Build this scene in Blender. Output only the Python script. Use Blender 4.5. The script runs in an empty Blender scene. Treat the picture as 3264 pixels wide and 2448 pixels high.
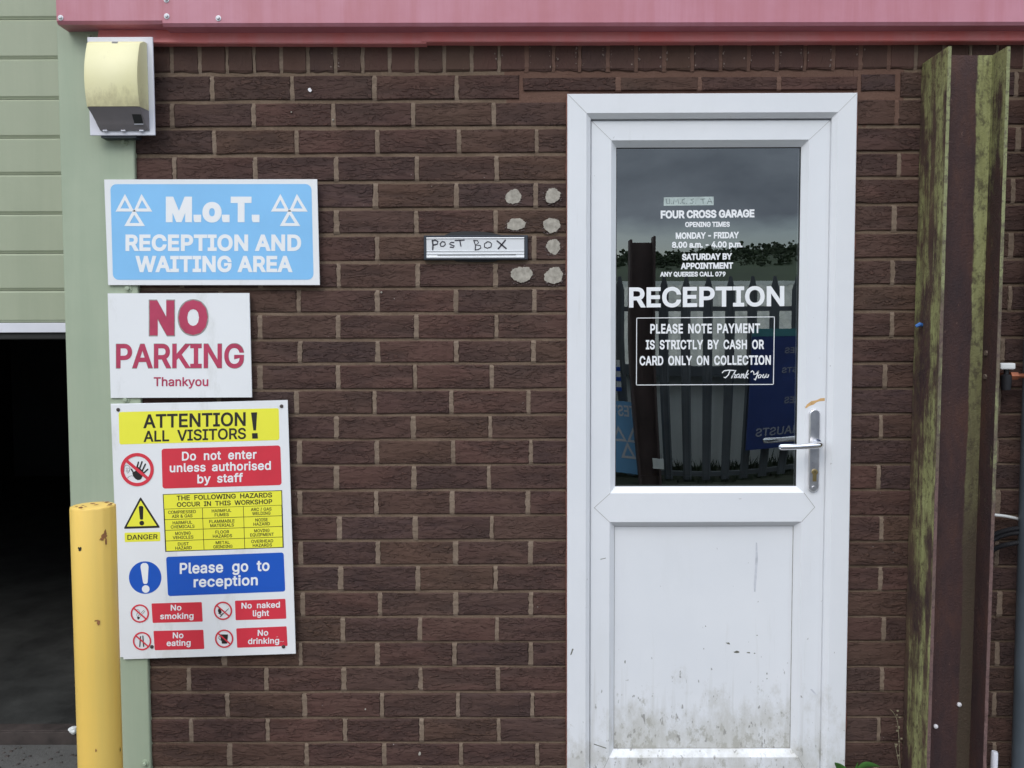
import bpy, bmesh, math, random
from mathutils import Vector, Matrix, noise
random.seed(7)
SC = bpy.context.scene
COL = SC.collection
R_ = math.radians

# ------------------------------------------------------------------ camera
CAM = (0.39734, -2.45411, 1.40696)
PITCH, ROLL, YAW, FPX = 1.51666, -0.00307, 0.00304, 2722.25
ROT = (Matrix.Rotation(YAW, 3, 'Z') @ Matrix.Rotation(PITCH, 3, 'X') @ Matrix.Rotation(ROLL, 3, 'Z'))
cam_data = bpy.data.cameras.new('camera')
cam_data.sensor_width = 36.0
cam_data.lens = FPX / 3264 * 36.0
cam_data.clip_start = 0.05
cam_data.clip_end = 2000
cam = bpy.data.objects.new('camera', cam_data)
cam.matrix_world = Matrix.Translation(CAM) @ ROT.to_4x4()
COL.objects.link(cam)
SC.camera = cam

# ------------------------------------------------------------------ world
SUN_EL, SUN_ROT = 42.0, 24.0
world = bpy.data.worlds.new('World'); SC.world = world
world.use_nodes = True
wt = world.node_tree; wt.nodes.clear()
def wn(t, **k):
    n = wt.nodes.new(t)
    for a, b in k.items(): setattr(n, a, b)
    return n
def math_node(tree, op, a, b=None, c=None, clamp=False):
    n = tree.nodes.new('ShaderNodeMath'); n.operation = op; n.use_clamp = clamp
    for i, v in enumerate((a, b, c)):
        if v is None: continue
        if isinstance(v, (int, float)): n.inputs[i].default_value = v
        else: tree.links.new(v, n.inputs[i])
    return n.outputs[0]
sky = wn('ShaderNodeTexSky', sky_type='NISHITA'); sky.sun_disc = False
sky.sun_elevation = R_(SUN_EL); sky.sun_rotation = R_(180 + SUN_ROT)
sky.air_density = 1.0; sky.dust_density = 1.5
bg_sky = wn('ShaderNodeBackground'); bg_sky.inputs[1].default_value = 0.13
wt.links.new(sky.outputs[0], bg_sky.inputs[0])
tc = wn('ShaderNodeTexCoord')
mp = wn('ShaderNodeMapping'); mp.inputs['Scale'].default_value = (1.0, 1.0, 2.2); mp.inputs['Location'].default_value = (3.1, 0.4, 1.7)
wt.links.new(tc.outputs['Generated'], mp.inputs['Vector'])
n1 = wn('ShaderNodeTexNoise'); n1.inputs['Scale'].default_value = 1.7; n1.inputs['Detail'].default_value = 8; n1.inputs['Roughness'].default_value = 0.55
n2 = wn('ShaderNodeTexNoise'); n2.inputs['Scale'].default_value = 3.6; n2.inputs['Detail'].default_value = 9; n2.inputs['Roughness'].default_value = 0.56; n2.inputs['Distortion'].default_value = 0.4
wt.links.new(mp.outputs[0], n1.inputs['Vector']); wt.links.new(mp.outputs[0], n2.inputs['Vector'])
cr = wn('ShaderNodeValToRGB'); cr.color_ramp.elements[0].position = 0.50; cr.color_ramp.elements[1].position = 0.60
cr.color_ramp.elements[0].color = (0, 0, 0, 1); cr.color_ramp.elements[1].color = (1, 1, 1, 1)
wt.links.new(n1.outputs['Fac'], cr.inputs[0])
# the cloud deck is dark towards the horizon and brighter overhead; a clearer strip shows under it
sepw = wn('ShaderNodeSeparateXYZ'); wt.links.new(tc.outputs['Generated'], sepw.inputs[0])
elev = math_node(wt, 'MAXIMUM', sepw.outputs['Z'], 0.0)
ms = wn('ShaderNodeMapRange'); ms.interpolation_type = 'SMOOTHSTEP'; wt.links.new(elev, ms.inputs[0])
ms.inputs['From Min'].default_value = 0.105; ms.inputs['From Max'].default_value = 0.185; ms.inputs['To Min'].default_value = -0.10; ms.inputs['To Max'].default_value = 0.26
thin = math_node(wt, 'MULTIPLY', math_node(wt, 'MAXIMUM', math_node(wt, 'SUBTRACT', elev, 0.25), 0.0), -0.24)
cover = math_node(wt, 'ADD', math_node(wt, 'ADD', n1.outputs['Fac'], ms.outputs[0]), thin)
wt.links.new(cover, cr.inputs[0])
cc = wn('ShaderNodeValToRGB')
ce = cc.color_ramp.elements; ce.new(0.72)
for e_, (p_, c_) in zip(ce, ((0.40, (0.27, 0.31, 0.385)), (0.72, (0.50, 0.56, 0.66)), (1.0, (1.95, 2.1, 2.35)))): e_.position = p_; e_.color = (*c_, 1)
n2c = math_node(wt, 'MULTIPLY_ADD', n2.outputs['Fac'], 1.2, -0.10)
wt.links.new(math_node(wt, 'MULTIPLY_ADD', elev, 0.85, n2c), cc.inputs[0])
bg_cl = wn('ShaderNodeBackground'); bg_cl.inputs[1].default_value = 1.0
wt.links.new(cc.outputs[0], bg_cl.inputs[0])
mixw = wn('ShaderNodeMixShader')
wt.links.new(cr.outputs[0], mixw.inputs[0]); wt.links.new(bg_sky.outputs[0], mixw.inputs[1]); wt.links.new(bg_cl.outputs[0], mixw.inputs[2])
wo = wn('ShaderNodeOutputWorld'); wt.links.new(mixw.outputs[0], wo.inputs[0])

sun_d = bpy.data.lights.new('sun', 'SUN'); sun_d.energy = 1.0; sun_d.angle = R_(25); sun_d.color = (1.0, 0.95, 0.88)
sun = bpy.data.objects.new('sun', sun_d); COL.objects.link(sun)
# the sun stands behind the camera, high and to the left
sd = Vector((-math.sin(R_(SUN_ROT)) * math.cos(R_(SUN_EL)), -math.cos(R_(SUN_ROT)) * math.cos(R_(SUN_EL)), math.sin(R_(SUN_EL))))
sun.rotation_euler = sd.to_track_quat('Z', 'Y').to_euler()
SC.view_settings.view_transform = 'Standard'; SC.view_settings.look = 'None'
SC.view_settings.exposure = 0.0; SC.view_settings.gamma = 1.0; SC.view_settings.use_curve_mapping = False

# ------------------------------------------------------------------ measuring: photo pixel -> point on the plane Y
def W(u, v, Y=0.0):
    d = ROT @ Vector(((u - 1632) / FPX, -(v - 1224) / FPX, -1.0))
    t = (Y - CAM[1]) / d.y
    return Vector((CAM[0] + d.x * t, Y, CAM[2] + d.z * t))

# ------------------------------------------------------------------ object helpers
def link(name, me, mat=None, parent=None):
    o = bpy.data.objects.new(name, me); COL.objects.link(o)
    if mat is not None and me is not None and not me.materials: me.materials.append(mat)
    if parent is not None: o.parent = parent
    return o
def origin(p):
    v = Vector((0, 0, 0))
    while p is not None:
        v += p.location; p = p.parent
    return v
def tag(o, label=None, cat=None, group=None, kind=None):
    if label: o['label'] = label
    if cat: o['category'] = cat
    if group: o['group'] = group
    if kind: o['kind'] = kind
    return o
def thing(name, label, cat, loc=(0, 0, 0), group=None):
    o = bpy.data.objects.new(name, None); COL.objects.link(o)
    o.location = loc; o.empty_display_size = 0.05
    return tag(o, label, cat, group)
class MB:
    """collects geometry in world coordinates; build() links it as one mesh"""
    def __init__(s): s.v = []; s.f = []; s.m = []
    def add(s, vs, fs):
        b = len(s.v); s.v += [Vector(p) for p in vs]
        s.f += [tuple(b + i for i in f) for f in fs]
    def box(s, x0, x1, y0, y1, z0, z1):
        s.add([(x0, y0, z0), (x1, y0, z0), (x1, y1, z0), (x0, y1, z0), (x0, y0, z1), (x1, y0, z1), (x1, y1, z1), (x0, y1, z1)],
              [(0, 3, 2, 1), (4, 5, 6, 7), (0, 1, 5, 4), (1, 2, 6, 5), (2, 3, 7, 6), (3, 0, 4, 7)])
    def prism(s, pts, y0, y1):
        """pts: (x,z) outline, front at y0, back at y1"""
        n = len(pts)
        vs = [(x, y0, z) for x, z in pts] + [(x, y1, z) for x, z in pts]
        s.add(vs, [tuple(range(n)), tuple(range(2 * n - 1, n - 1, -1))] + [(i, n + i, n + (i + 1) % n, (i + 1) % n) for i in range(n)])
    def tube(s, pts, r, n=10, caps=True):
        pts = [Vector(p) for p in pts]; rs = r if isinstance(r, (list, tuple)) else [r] * len(pts)
        rings = []; up = None
        for i, p in enumerate(pts):
            d = (pts[min(i + 1, len(pts) - 1)] - pts[max(i - 1, 0)]).normalized()
            if up is None: up = Vector((0, 0, 1)) if abs(d.z) < 0.9 else Vector((1, 0, 0))
            a = d.cross(up).normalized(); b = a.cross(d).normalized(); up = b
            rings.append([p + (a * math.cos(t) + b * math.sin(t)) * rs[i] for t in [2 * math.pi * k / n for k in range(n)]])
        vs = [q for g in rings for q in g]; fs = []
        for i in range(len(pts) - 1):
            for k in range(n):
                fs.append((i * n + k, i * n + (k + 1) % n, (i + 1) * n + (k + 1) % n, (i + 1) * n + k))
        if caps: fs += [tuple(range(n - 1, -1, -1)), tuple(range((len(pts) - 1) * n, len(pts) * n))]
        s.add(vs, fs)
    def loops(s, loops_):
        """list of equal-length closed loops, bridged in order"""
        n = len(loops_[0]); vs = [p for l in loops_ for p in l]; fs = []
        for i in range(len(loops_) - 1):
            for k in range(n):
                fs.append((i * n + k, i * n + (k + 1) % n, (i + 1) * n + (k + 1) % n, (i + 1) * n + k))
        s.add(vs, fs)
    def build(s, name, mat, parent=None, smooth=False, bevel=0, seg=2):
        o0 = origin(parent)
        me = bpy.data.meshes.new(name)
        me.from_pydata([p - o0 for p in s.v], [], s.f); me.update()
        bm = bmesh.new(); bm.from_mesh(me)
        bmesh.ops.recalc_face_normals(bm, faces=bm.faces)
        if bevel:
            bmesh.ops.bevel(bm, geom=[e for e in bm.edges if len(e.link_faces) == 2 and e.calc_face_angle(0) > 0.6], offset=bevel, segments=seg, affect='EDGES', profile=0.6)
        bm.to_mesh(me); bm.free()
        if smooth:
            for p in me.polygons: p.use_smooth = True
            me.set_sharp_from_angle(angle=R_(40))
        return link(name, me, mat, parent)

# ------------------------------------------------------------------ materials
def nt(name):
    m = bpy.data.materials.new(name); m.use_nodes = True
    return m, m.node_tree, m.node_tree.nodes['Principled BSDF']
def lk(t, a, b): t.links.new(a, b)
def pos(t, scale=(1, 1, 1), loc=(0, 0, 0), rot=(0, 0, 0)):
    g = t.nodes.new('ShaderNodeNewGeometry'); m = t.nodes.new('ShaderNodeMapping')
    m.inputs['Scale'].default_value = scale; m.inputs['Location'].default_value = loc; m.inputs['Rotation'].default_value = rot
    lk(t, g.outputs['Position'], m.inputs[0]); return m.outputs[0]
def nz(t, vec, scale, detail=4, rough=0.5, dist=0.0):
    n = t.nodes.new('ShaderNodeTexNoise'); n.inputs['Scale'].default_value = scale; n.inputs['Detail'].default_value = detail
    n.inputs['Roughness'].default_value = rough; n.inputs['Distortion'].default_value = dist
    lk(t, vec, n.inputs['Vector']); return n.outputs['Fac']
def ramp(t, fac, stops):
    r = t.nodes.new('ShaderNodeValToRGB'); e = r.color_ramp.elements
    while len(e) < len(stops): e.new(0.5)
    for i, (p, c) in enumerate(stops):
        e[i].position = p; e[i].color = (c, c, c, 1) if isinstance(c, (int, float)) else (*c, 1)
    lk(t, fac, r.inputs[0]); return r.outputs[0]
def mix(t, fac, a, b, blend='MIX'):
    n = t.nodes.new('ShaderNodeMix'); n.data_type = 'RGBA'; n.blend_type = blend
    if isinstance(fac, (int, float)): n.inputs[0].default_value = fac
    else: lk(t, fac, n.inputs[0])
    for i, v in ((6, a), (7, b)):
        if isinstance(v, tuple): n.inputs[i].default_value = (*v, 1)
        else: lk(t, v, n.inputs[i])
    return n.outputs[2]
def bump(t, bsdf, h, dist, strength=1.0):
    b = t.nodes.new('ShaderNodeBump'); b.inputs['Distance'].default_value = dist; b.inputs['Strength'].default_value = strength
    lk(t, h, b.inputs['Height']); lk(t, b.outputs[0], bsdf.inputs['Normal']); return b
def lin(c):
    return tuple(((x / 255) / 12.92 if x / 255 <= 0.04045 else ((x / 255 + 0.055) / 1.055) ** 2.4) for x in c)
def simple(name, base, rough=0.5, metal=0.0, var=0.12, scale=6.0, grain=0.0, spec=0.5, dirt=None, coat=0.0):
    """paint/plastic/metal with cloudy tone variation, optional grain relief and speckled dirt"""
    m, t, b = nt(name)
    p = pos(t)
    f = nz(t, p, scale, 5, 0.6)
    lo = tuple(x * (1 - var) for x in base); hi = tuple(min(1, x * (1 + var)) for x in base)
    c = ramp(t, f, [(0.3, lo), (0.7, hi)])
    if dirt:
        d = nz(t, pos(t, (1, 1, 0.35)), dirt[1], 8, 0.7)
        c = mix(t, ramp(t, d, [(dirt[2], 0.0), (dirt[2] + 0.12, dirt[3])]), c, dirt[0])
    lk(t, c, b.inputs['Base Color'])
    rr = t.nodes.new('ShaderNodeMapRange'); rr.inputs['To Min'].default_value = max(0.02, rough - 0.08); rr.inputs['To Max'].default_value = min(1, rough + 0.1)
    lk(t, nz(t, p, scale * 3, 3), rr.inputs[0]); lk(t, rr.outputs[0], b.inputs['Roughness'])
    b.inputs['Metallic'].default_value = metal; b.inputs['Specular IOR Level'].default_value = spec
    b.inputs['Coat Weight'].default_value = coat
    if grain: bump(t, b, nz(t, p, 400, 2), grain)
    return m

def brick_mat(name, smooth_face=False):
    m, t, b = nt(name)
    oi = t.nodes.new('ShaderNodeObjectInfo')
    g = t.nodes.new('ShaderNodeNewGeometry')
    # every brick reads another part of the noise
    off = t.nodes.new('ShaderNodeVectorMath'); off.operation = 'SCALE'; off.inputs[0].default_value = (37.0, 11.0, 53.0)
    lk(t, oi.outputs['Random'], off.inputs['Scale'])
    ad = t.nodes.new('ShaderNodeVectorMath'); ad.operation = 'ADD'; lk(t, g.outputs['Position'], ad.inputs[0]); lk(t, off.outputs[0], ad.inputs[1])
    mp_ = t.nodes.new('ShaderNodeMapping'); mp_.inputs['Scale'].default_value = (1, 1, 3.5) if not smooth_face else (2, 2, 1); lk(t, ad.outputs[0], mp_.inputs[0])
    v = mp_.outputs[0]
    # torn bark-like drag texture: thin ridges that wander along the brick
    wv = nz(t, v, 22, 3, 0.55)
    dv = t.nodes.new('ShaderNodeVectorMath'); dv.operation = 'MULTIPLY_ADD'
    dvn = t.nodes.new('ShaderNodeTexNoise'); dvn.inputs['Scale'].default_value = 18; dvn.inputs['Detail'].default_value = 3; lk(t, v, dvn.inputs['Vector'])
    lk(t, dvn.outputs['Color'], dv.inputs[0]); dv.inputs[1].default_value = (0.05, 0.02, 0.10); lk(t, v, dv.inputs[2])
    mg = t.nodes.new('ShaderNodeTexNoise'); mg.noise_type = 'RIDGED_MULTIFRACTAL'
    mg.inputs['Scale'].default_value = 34; mg.inputs['Detail'].default_value = 4; mg.inputs['Roughness'].default_value = 0.6; mg.inputs['Lacunarity'].default_value = 2.1
    mg.inputs['Offset'].default_value = 0.9; mg.inputs['Gain'].default_value = 2.2
    lk(t, dv.outputs[0], mg.inputs['Vector'])
    ridge = ramp(t, mg.outputs['Fac'], [(0.25, 0.0), (0.95, 1.0)])
    fine = nz(t, v, 260, 3, 0.6)
    amt = 0.25 if smooth_face else 1.0
    # how strongly torn: differs along the brick and from brick to brick
    pa = ramp(t, nz(t, v, 6, 2, 0.5), [(0.34, 0.25), (0.62, 1.0)])
    h = math_node(t, 'MULTIPLY', ridge, pa); h = math_node(t, 'MULTIPLY', h, -amt); h = math_node(t, 'MULTIPLY_ADD', fine, 0.16, h)
    h = math_node(t, 'MULTIPLY_ADD', wv, 0.5 * amt, h)
    bump(t, b, h, 0.0050, 1.0)
    base = ramp(t, oi.outputs['Random'], [(0.0, (0.062, 0.037, 0.034)), (0.25, (0.098, 0.050, 0.041)), (0.5, (0.076, 0.042, 0.036)), (0.75, (0.092, 0.053, 0.038)), (1.0, (0.066, 0.040, 0.039))])
    c = mix(t, ramp(t, nz(t, v, 14, 5, 0.6), [(0.35, 0.0), (0.7, 0.55)]), base, (0.102, 0.058, 0.045))
    c = mix(t, ramp(t, math_node(t, 'MULTIPLY', ridge, pa), [(0.55, 0.0), (0.95, 0.45 * amt)]), c, (0.040, 0.026, 0.024))
    # weathering drifts over the wall
    wz = nz(t, pos(t, (1, 1, 1)), 1.6, 5, 0.6)
    c = mix(t, ramp(t, wz, [(0.48, 0.0), (0.75, 0.35)]), c, (0.095, 0.070, 0.052))
    # pale lime flecks
    fl = nz(t, pos(t), 120, 2, 0.5)
    c = mix(t, ramp(t, fl, [(0.765, 0.0), (0.79, 0.75)]), c, (0.42, 0.38, 0.35))
    lk(t, c, b.inputs['Base Color'])
    b.inputs['Roughness'].default_value = 0.85; b.inputs['Specular IOR Level'].default_value = 0.22
    return m
M = {}
M['brick'] = brick_mat('brick_rustic')
M['brick_smooth'] = brick_mat('brick_header', True)

def mortar_mat(k_=(1, 1, 1)):
    m, t, b = nt('mortar')
    p = pos(t)
    c = ramp(t, nz(t, p, 9, 6, 0.65), [(0.3, (0.155, 0.114, 0.084)), (0.5, (0.215, 0.160, 0.118)), (0.72, (0.270, 0.207, 0.160))])
    c = mix(t, ramp(t, nz(t, p, 90, 4, 0.7), [(0.45, 0.0), (0.75, 0.6)]), c, (0.13, 0.095, 0.075))
    c = mix(t, 1.0, c, k_, 'MULTIPLY') if k_ != (1, 1, 1) else c
    # reddish repair mortar above the door head
    sx = t.nodes.new('ShaderNodeSeparateXYZ'); g = t.nodes.new('ShaderNodeNewGeometry'); lk(t, g.outputs['Position'], sx.inputs[0])
    w = math_node(t, 'MULTIPLY_ADD', nz(t, p, 12, 3), 0.09, sx.outputs['Z'])
    a = math_node(t, 'GREATER_THAN', w, 2.06); x = math_node(t, 'GREATER_THAN', math_node(t, 'MULTIPLY_ADD', nz(t, p, 9, 3), 0.1, sx.outputs['X']), 0.42)
    x2 = math_node(t, 'LESS_THAN', sx.outputs['X'], 1.50)
    k = math_node(t, 'MULTIPLY', math_node(t, 'MULTIPLY', a, x), x2)
    c = mix(t, math_node(t, 'MULTIPLY', k, 0.75), c, (0.135, 0.068, 0.052))
    lk(t, c, b.inputs['Base Color']); b.inputs['Roughness'].default_value = 0.9; b.inputs['Specular IOR Level'].default_value = 0.2
    h = math_node(t, 'MULTIPLY_ADD', nz(t, p, 300, 2), 0.4, nz(t, p, 70, 4, 0.7)); bump(t, b, h, 0.003)
    return m
M['mortar'] = mortar_mat()
M['bed_mortar'] = mortar_mat((0.86, 0.82, 0.78))

def pvc_mat(name, dirty):
    m, t, b = nt(name)
    p = pos(t)
    c = ramp(t, nz(t, p, 3, 4, 0.6), [(0.3, (0.735, 0.75, 0.775)), (0.7, (0.78, 0.79, 0.81))])
    g = t.nodes.new('ShaderNodeNewGeometry'); sx = t.nodes.new('ShaderNodeSeparateXYZ'); lk(t, g.outputs['Position'], sx.inputs[0])
    if dirty:
        # splash-back dirt and mould growing up from the ground
        pd = pos(t, (1, 1, 0.62))
        hgt = t.nodes.new('ShaderNodeMapRange'); lk(t, sx.outputs['Z'], hgt.inputs[0])
        hgt.inputs['From Min'].default_value = 0.60; hgt.inputs['From Max'].default_value = 0.16
        hgt.inputs['To Min'].default_value = 0.0; hgt.inputs['To Max'].default_value = 1.0
        big = nz(t, pd, 11, 6, 0.72)
        k = math_node(t, 'MULTIPLY_ADD', hgt.outputs[0], 0.50 * dirty, math_node(t, 'SUBTRACT', big, 0.50))
        c = mix(t, ramp(t, k, [(0.27, 0.0), (0.45, 0.55)]), c, (0.48, 0.465, 0.41))
        sp = nz(t, pd, 42, 6, 0.75)
        k2 = math_node(t, 'MULTIPLY_ADD', hgt.outputs[0], 0.34 * dirty, math_node(t, 'SUBTRACT', sp, 0.5))
        c = mix(t, ramp(t, k2, [(0.31, 0.0), (0.39, 0.50)]), c, (0.29, 0.275, 0.21))
        fp = nz(t, pos(t, (1, 1, 0.45)), 75, 3, 0.5)
        k3 = math_node(t, 'MULTIPLY_ADD', hgt.outputs[0], 0.16 * dirty, math_node(t, 'SUBTRACT', fp, 0.5))
        c = mix(t, ramp(t, k3, [(0.265, 0.0), (0.30, 0.75)]), c, (0.25, 0.24, 0.22))
    if dirty:
        run = nz(t, pos(t, (38, 38, 2.2)), 1.0, 4, 0.6)
        k4 = math_node(t, 'MULTIPLY_ADD', hgt.outputs[0], 0.22 * dirty, math_node(t, 'SUBTRACT', run, 0.5))
        c = mix(t, ramp(t, k4, [(0.16, 0.0), (0.34, 0.35)]), c, (0.46, 0.45, 0.40))
    # occasional specks and faint scuffs anywhere
    c = mix(t, ramp(t, nz(t, p, 60, 2), [(0.775, 0.0), (0.79, 0.5)]), c, (0.35, 0.34, 0.32))
    c = mix(t, ramp(t, nz(t, pos(t, (1, 1, 0.25)), 5, 5, 0.7), [(0.55, 0.0), (0.8, 0.22)]), c, (0.60, 0.60, 0.58))
    lk(t, c, b.inputs['Base Color']); b.inputs['Roughness'].default_value = 0.28; b.inputs['Specular IOR Level'].default_value = 0.45
    bump(t, b, nz(t, p, 30, 2), 0.0004)
    return m
M['pvc'] = pvc_mat('white_upvc', 0.75)
M['pvc_panel'] = pvc_mat('white_upvc_panel', 1.0)

def glass_mat():
    m, t, b = nt('window_glass'); t.nodes.remove(b)
    out = [n for n in t.nodes if n.type == 'OUTPUT_MATERIAL'][0]
    fr = t.nodes.new('ShaderNodeFresnel'); fr.inputs[0].default_value = 1.52
    k = math_node(t, 'MULTIPLY', fr.outputs[0], 5.5, clamp=True)          # four faces of the sealed unit
    tr = t.nodes.new('ShaderNodeBsdfTransparent'); tr.inputs[0].default_value = (0.62, 0.66, 0.66, 1)
    gl = t.nodes.new('ShaderNodeBsdfGlossy'); gl.inputs['Roughness'].default_value = 0.0; gl.inputs[0].default_value = (0.95, 1.0, 1.0, 1)
    mx = t.nodes.new('ShaderNodeMixShader'); lk(t, k, mx.inputs[0]); lk(t, tr.outputs[0], mx.inputs[1]); lk(t, gl.outputs[0], mx.inputs[2])
    lk(t, mx.outputs[0], out.inputs[0]); return m
M['glass'] = glass_mat()

def streak_paint(name, base, dark, amount=0.5, rough=0.45, spec=0.5, wear=None):
    """outdoor paint: rain streaks running down, dull patches"""
    m, t, b = nt(name)
    s = nz(t, pos(t, (14, 14, 0.9)), 1.0, 5, 0.65)
    c = mix(t, ramp(t, s, [(0.42, 0.0), (0.75, amount)]), base, dark)
    c = mix(t, ramp(t, nz(t, pos(t), 2.2, 5, 0.6), [(0.4, 0.0), (0.7, amount * 0.8)]), c, dark)
    if wear: c = mix(t, ramp(t, nz(t, pos(t), wear[1], 6, 0.7), [(wear[2], 0.0), (wear[2] + 0.03, 1.0)]), c, wear[0])
    lk(t, c, b.inputs['Base Color']); b.inputs['Roughness'].default_value = rough; b.inputs['Specular IOR Level'].default_value = spec
    bump(t, b, nz(t, pos(t), 25, 3), 0.0006)
    return m
M['green'] = streak_paint('green_flashing', (0.385, 0.440, 0.320), (0.275, 0.345, 0.245), 0.55)
M['shutter'] = streak_paint('green_shutter', (0.385, 0.420, 0.300), (0.315, 0.355, 0.250), 0.6)
M['fascia'] = streak_paint('faded_red_fascia', (0.53, 0.225, 0.285), (0.44, 0.14, 0.165), 0.95, 0.38, 0.6)
M['trim_red'] = streak_paint('red_trim', (0.78, 0.21, 0.20), (0.74, 0.34, 0.35), 0.7, 0.45)
M['yellow_paint'] = streak_paint('yellow_bollard_paint', (0.87, 0.57, 0.12), (0.76, 0.53, 0.13), 0.9, 0.42, 0.5, ((0.46, 0.30, 0.10), 9, 0.73))
M['sign_white'] = simple('sign_white', (0.80, 0.81, 0.82), 0.4, var=0.03, scale=3, dirt=((0.50, 0.50, 0.46), 9, 0.57, 0.35))
M['sky_blue'] = simple('sign_sky_blue', (0.235, 0.535, 0.86), 0.35, var=0.05, scale=4)
M['yellow'] = simple('sign_yellow', (0.86, 0.83, 0.06), 0.35, var=0.04, scale=5)
M['red'] = simple('sign_red', (0.66, 0.038, 0.062), 0.35, var=0.08, scale=5)
M['blue'] = simple('sign_blue', (0.012, 0.095, 0.50), 0.35, var=0.05, scale=5)
M['black'] = simple('print_black', (0.018, 0.016, 0.014), 0.45, var=0.2)
M['crimson'] = simple('vinyl_crimson', (0.46, 0.045, 0.105), 0.4, var=0.12, scale=20)
M['grime'] = simple('grime', (0.30, 0.29, 0.27), 0.8, var=0.3, scale=60)
M['print_white'] = simple('print_white', (0.84, 0.85, 0.86), 0.4, var=0.02)
M['tape'] = simple('clear_tape', (0.42, 0.49, 0.47), 0.45, var=0.2, scale=30)
M['pen'] = simple('marker_ink', (0.022, 0.018, 0.03), 0.5, var=0.6, scale=40)
M['faded_white'] = simple('faded_board_letters', (0.33, 0.35, 0.40), 0.6, var=0.2)
M['pen_faint'] = simple('faded_ink', (0.13, 0.16, 0.16), 0.5, var=0.4, scale=60)
M['chrome'] = simple('polished_chrome', (0.80, 0.80, 0.82), 0.10, 1.0, var=0.05, scale=20)
M['chrome_worn'] = simple('worn_chrome', (0.78, 0.77, 0.78), 0.30, 1.0, var=0.12, scale=25, dirt=((0.30, 0.27, 0.22), 25, 0.62, 0.6))
M['brass'] = simple('brass', (0.60, 0.45, 0.20), 0.3, 1.0, var=0.15, scale=40)
M['aluminium'] = simple('aluminium', (0.62, 0.64, 0.66), 0.30, 0.6, var=0.06)
M['dark_frame'] = simple('black_plastic', (0.035, 0.042, 0.055), 0.4, var=0.15)
M['rubber'] = simple('black_rubber', (0.02, 0.02, 0.02), 0.6, var=0.2)
M['sealant'] = simple('red_brown_sealant', (0.17, 0.06, 0.04), 0.6, var=0.4, scale=30)
M['seam'] = simple('seam_shadow_dirt', (0.38, 0.37, 0.35), 0.8, var=0.2)
def cream_mat():
    m, t, b = nt('cream_plastic')
    g = t.nodes.new('ShaderNodeNewGeometry'); sx = t.nodes.new('ShaderNodeSeparateXYZ'); lk(t, g.outputs['Position'], sx.inputs[0])
    c = ramp(t, nz(t, pos(t), 8, 4), [(0.3, (0.74, 0.69, 0.38)), (0.7, (0.80, 0.75, 0.46))])
    # grime gathered along the lower edge of the cover
    zz = t.nodes.new('ShaderNodeMapRange'); lk(t, sx.outputs['Z'], zz.inputs[0]); zz.inputs['From Min'].default_value = 2.13; zz.inputs['From Max'].default_value = 2.045
    k = math_node(t, 'MULTIPLY_ADD', zz.outputs[0], 0.32, math_node(t, 'SUBTRACT', nz(t, pos(t, (1, 1, .5)), 26, 6, .7), 0.5))
    c = mix(t, ramp(t, k, [(0.15, 0.0), (0.38, 0.6)]), c, (0.46, 0.41, 0.23))
    lk(t, c, b.inputs['Base Color']); b.inputs['Roughness'].default_value = 0.4; return m
M['cream'] = cream_mat()
M['grey_plastic'] = simple('grey_plastic', (0.205, 0.185, 0.190), 0.45, var=0.10, scale=12, dirt=((0.06, 0.06, 0.04), 14, 0.62, 0.7))
M['white_plastic'] = simple('white_plastic', (0.70, 0.70, 0.76), 0.4, var=0.05, scale=9, dirt=((0.5, 0.48, 0.45), 20, 0.6, 0.3))
M['filler'] = simple('filler', (0.36, 0.33, 0.28), 0.95, var=0.3, scale=75, dirt=((0.20, 0.17, 0.15), 60, 0.58, 0.6))
M['lime'] = simple('lime_bloom', (0.24, 0.185, 0.16), 0.95, var=0.4, scale=90)
M['smudge'] = simple('filler_smear', (0.14, 0.105, 0.10), 0.9, var=0.3, scale=80)
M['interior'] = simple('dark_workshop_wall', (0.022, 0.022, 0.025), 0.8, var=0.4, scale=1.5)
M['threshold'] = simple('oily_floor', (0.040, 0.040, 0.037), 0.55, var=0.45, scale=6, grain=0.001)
M['steel_dark'] = simple('dark_steel_angle', (0.05, 0.038, 0.034), 0.7, var=0.5, scale=12)
M['copper'] = simple('copper_pipe', (0.30, 0.10, 0.05), 0.5, 0.5, var=0.4, scale=30)
M['cable_white'] = simple('white_cable', (0.72, 0.73, 0.72), 0.4, var=0.05)
M['hose'] = simple('black_conduit', (0.014, 0.014, 0.017), 0.5, var=0.2)
M['pipe_grey'] = simple('grey_pipe', (0.09, 0.11, 0.13), 0.4, var=0.15)
M['leaf'] = simple('weed_leaf', (0.055, 0.16, 0.03), 0.45, var=0.3, scale=40)
M['dry'] = simple('dry_stem', (0.25, 0.22, 0.14), 0.8, var=0.3, scale=40)
M['blue_tie'] = simple('blue_plastic', (0.05, 0.16, 0.45), 0.4, var=0.1)
M['fence'] = simple('galvanised_steel', (0.13, 0.145, 0.155), 0.45, 0.2, var=0.25, scale=3)
M['navy'] = simple('navy_board', (0.032, 0.060, 0.21), 0.4, var=0.15, scale=2)
M['teal'] = simple('teal_band', (0.07, 0.25, 0.27), 0.5, var=0.1)
M['rust_post'] = simple('brown_rusty_post', (0.085, 0.060, 0.055), 0.8, var=0.3, scale=4)
M['moss'] = simple('mossy_verge', (0.035, 0.042, 0.022), 0.9, var=0.5, scale=9, grain=0.004)
M['shed_wall'] = streak_paint('pale_render', (0.78, 0.82, 0.78), (0.55, 0.58, 0.54), 0.6, 0.8)
M['shed_roof'] = streak_paint('corrugated_sheet', (0.52, 0.53, 0.48), (0.26, 0.27, 0.22), 0.7, 0.7)
M['nylon'] = simple('white_fixing', (0.78, 0.76, 0.78), 0.4, var=0.05)

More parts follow.
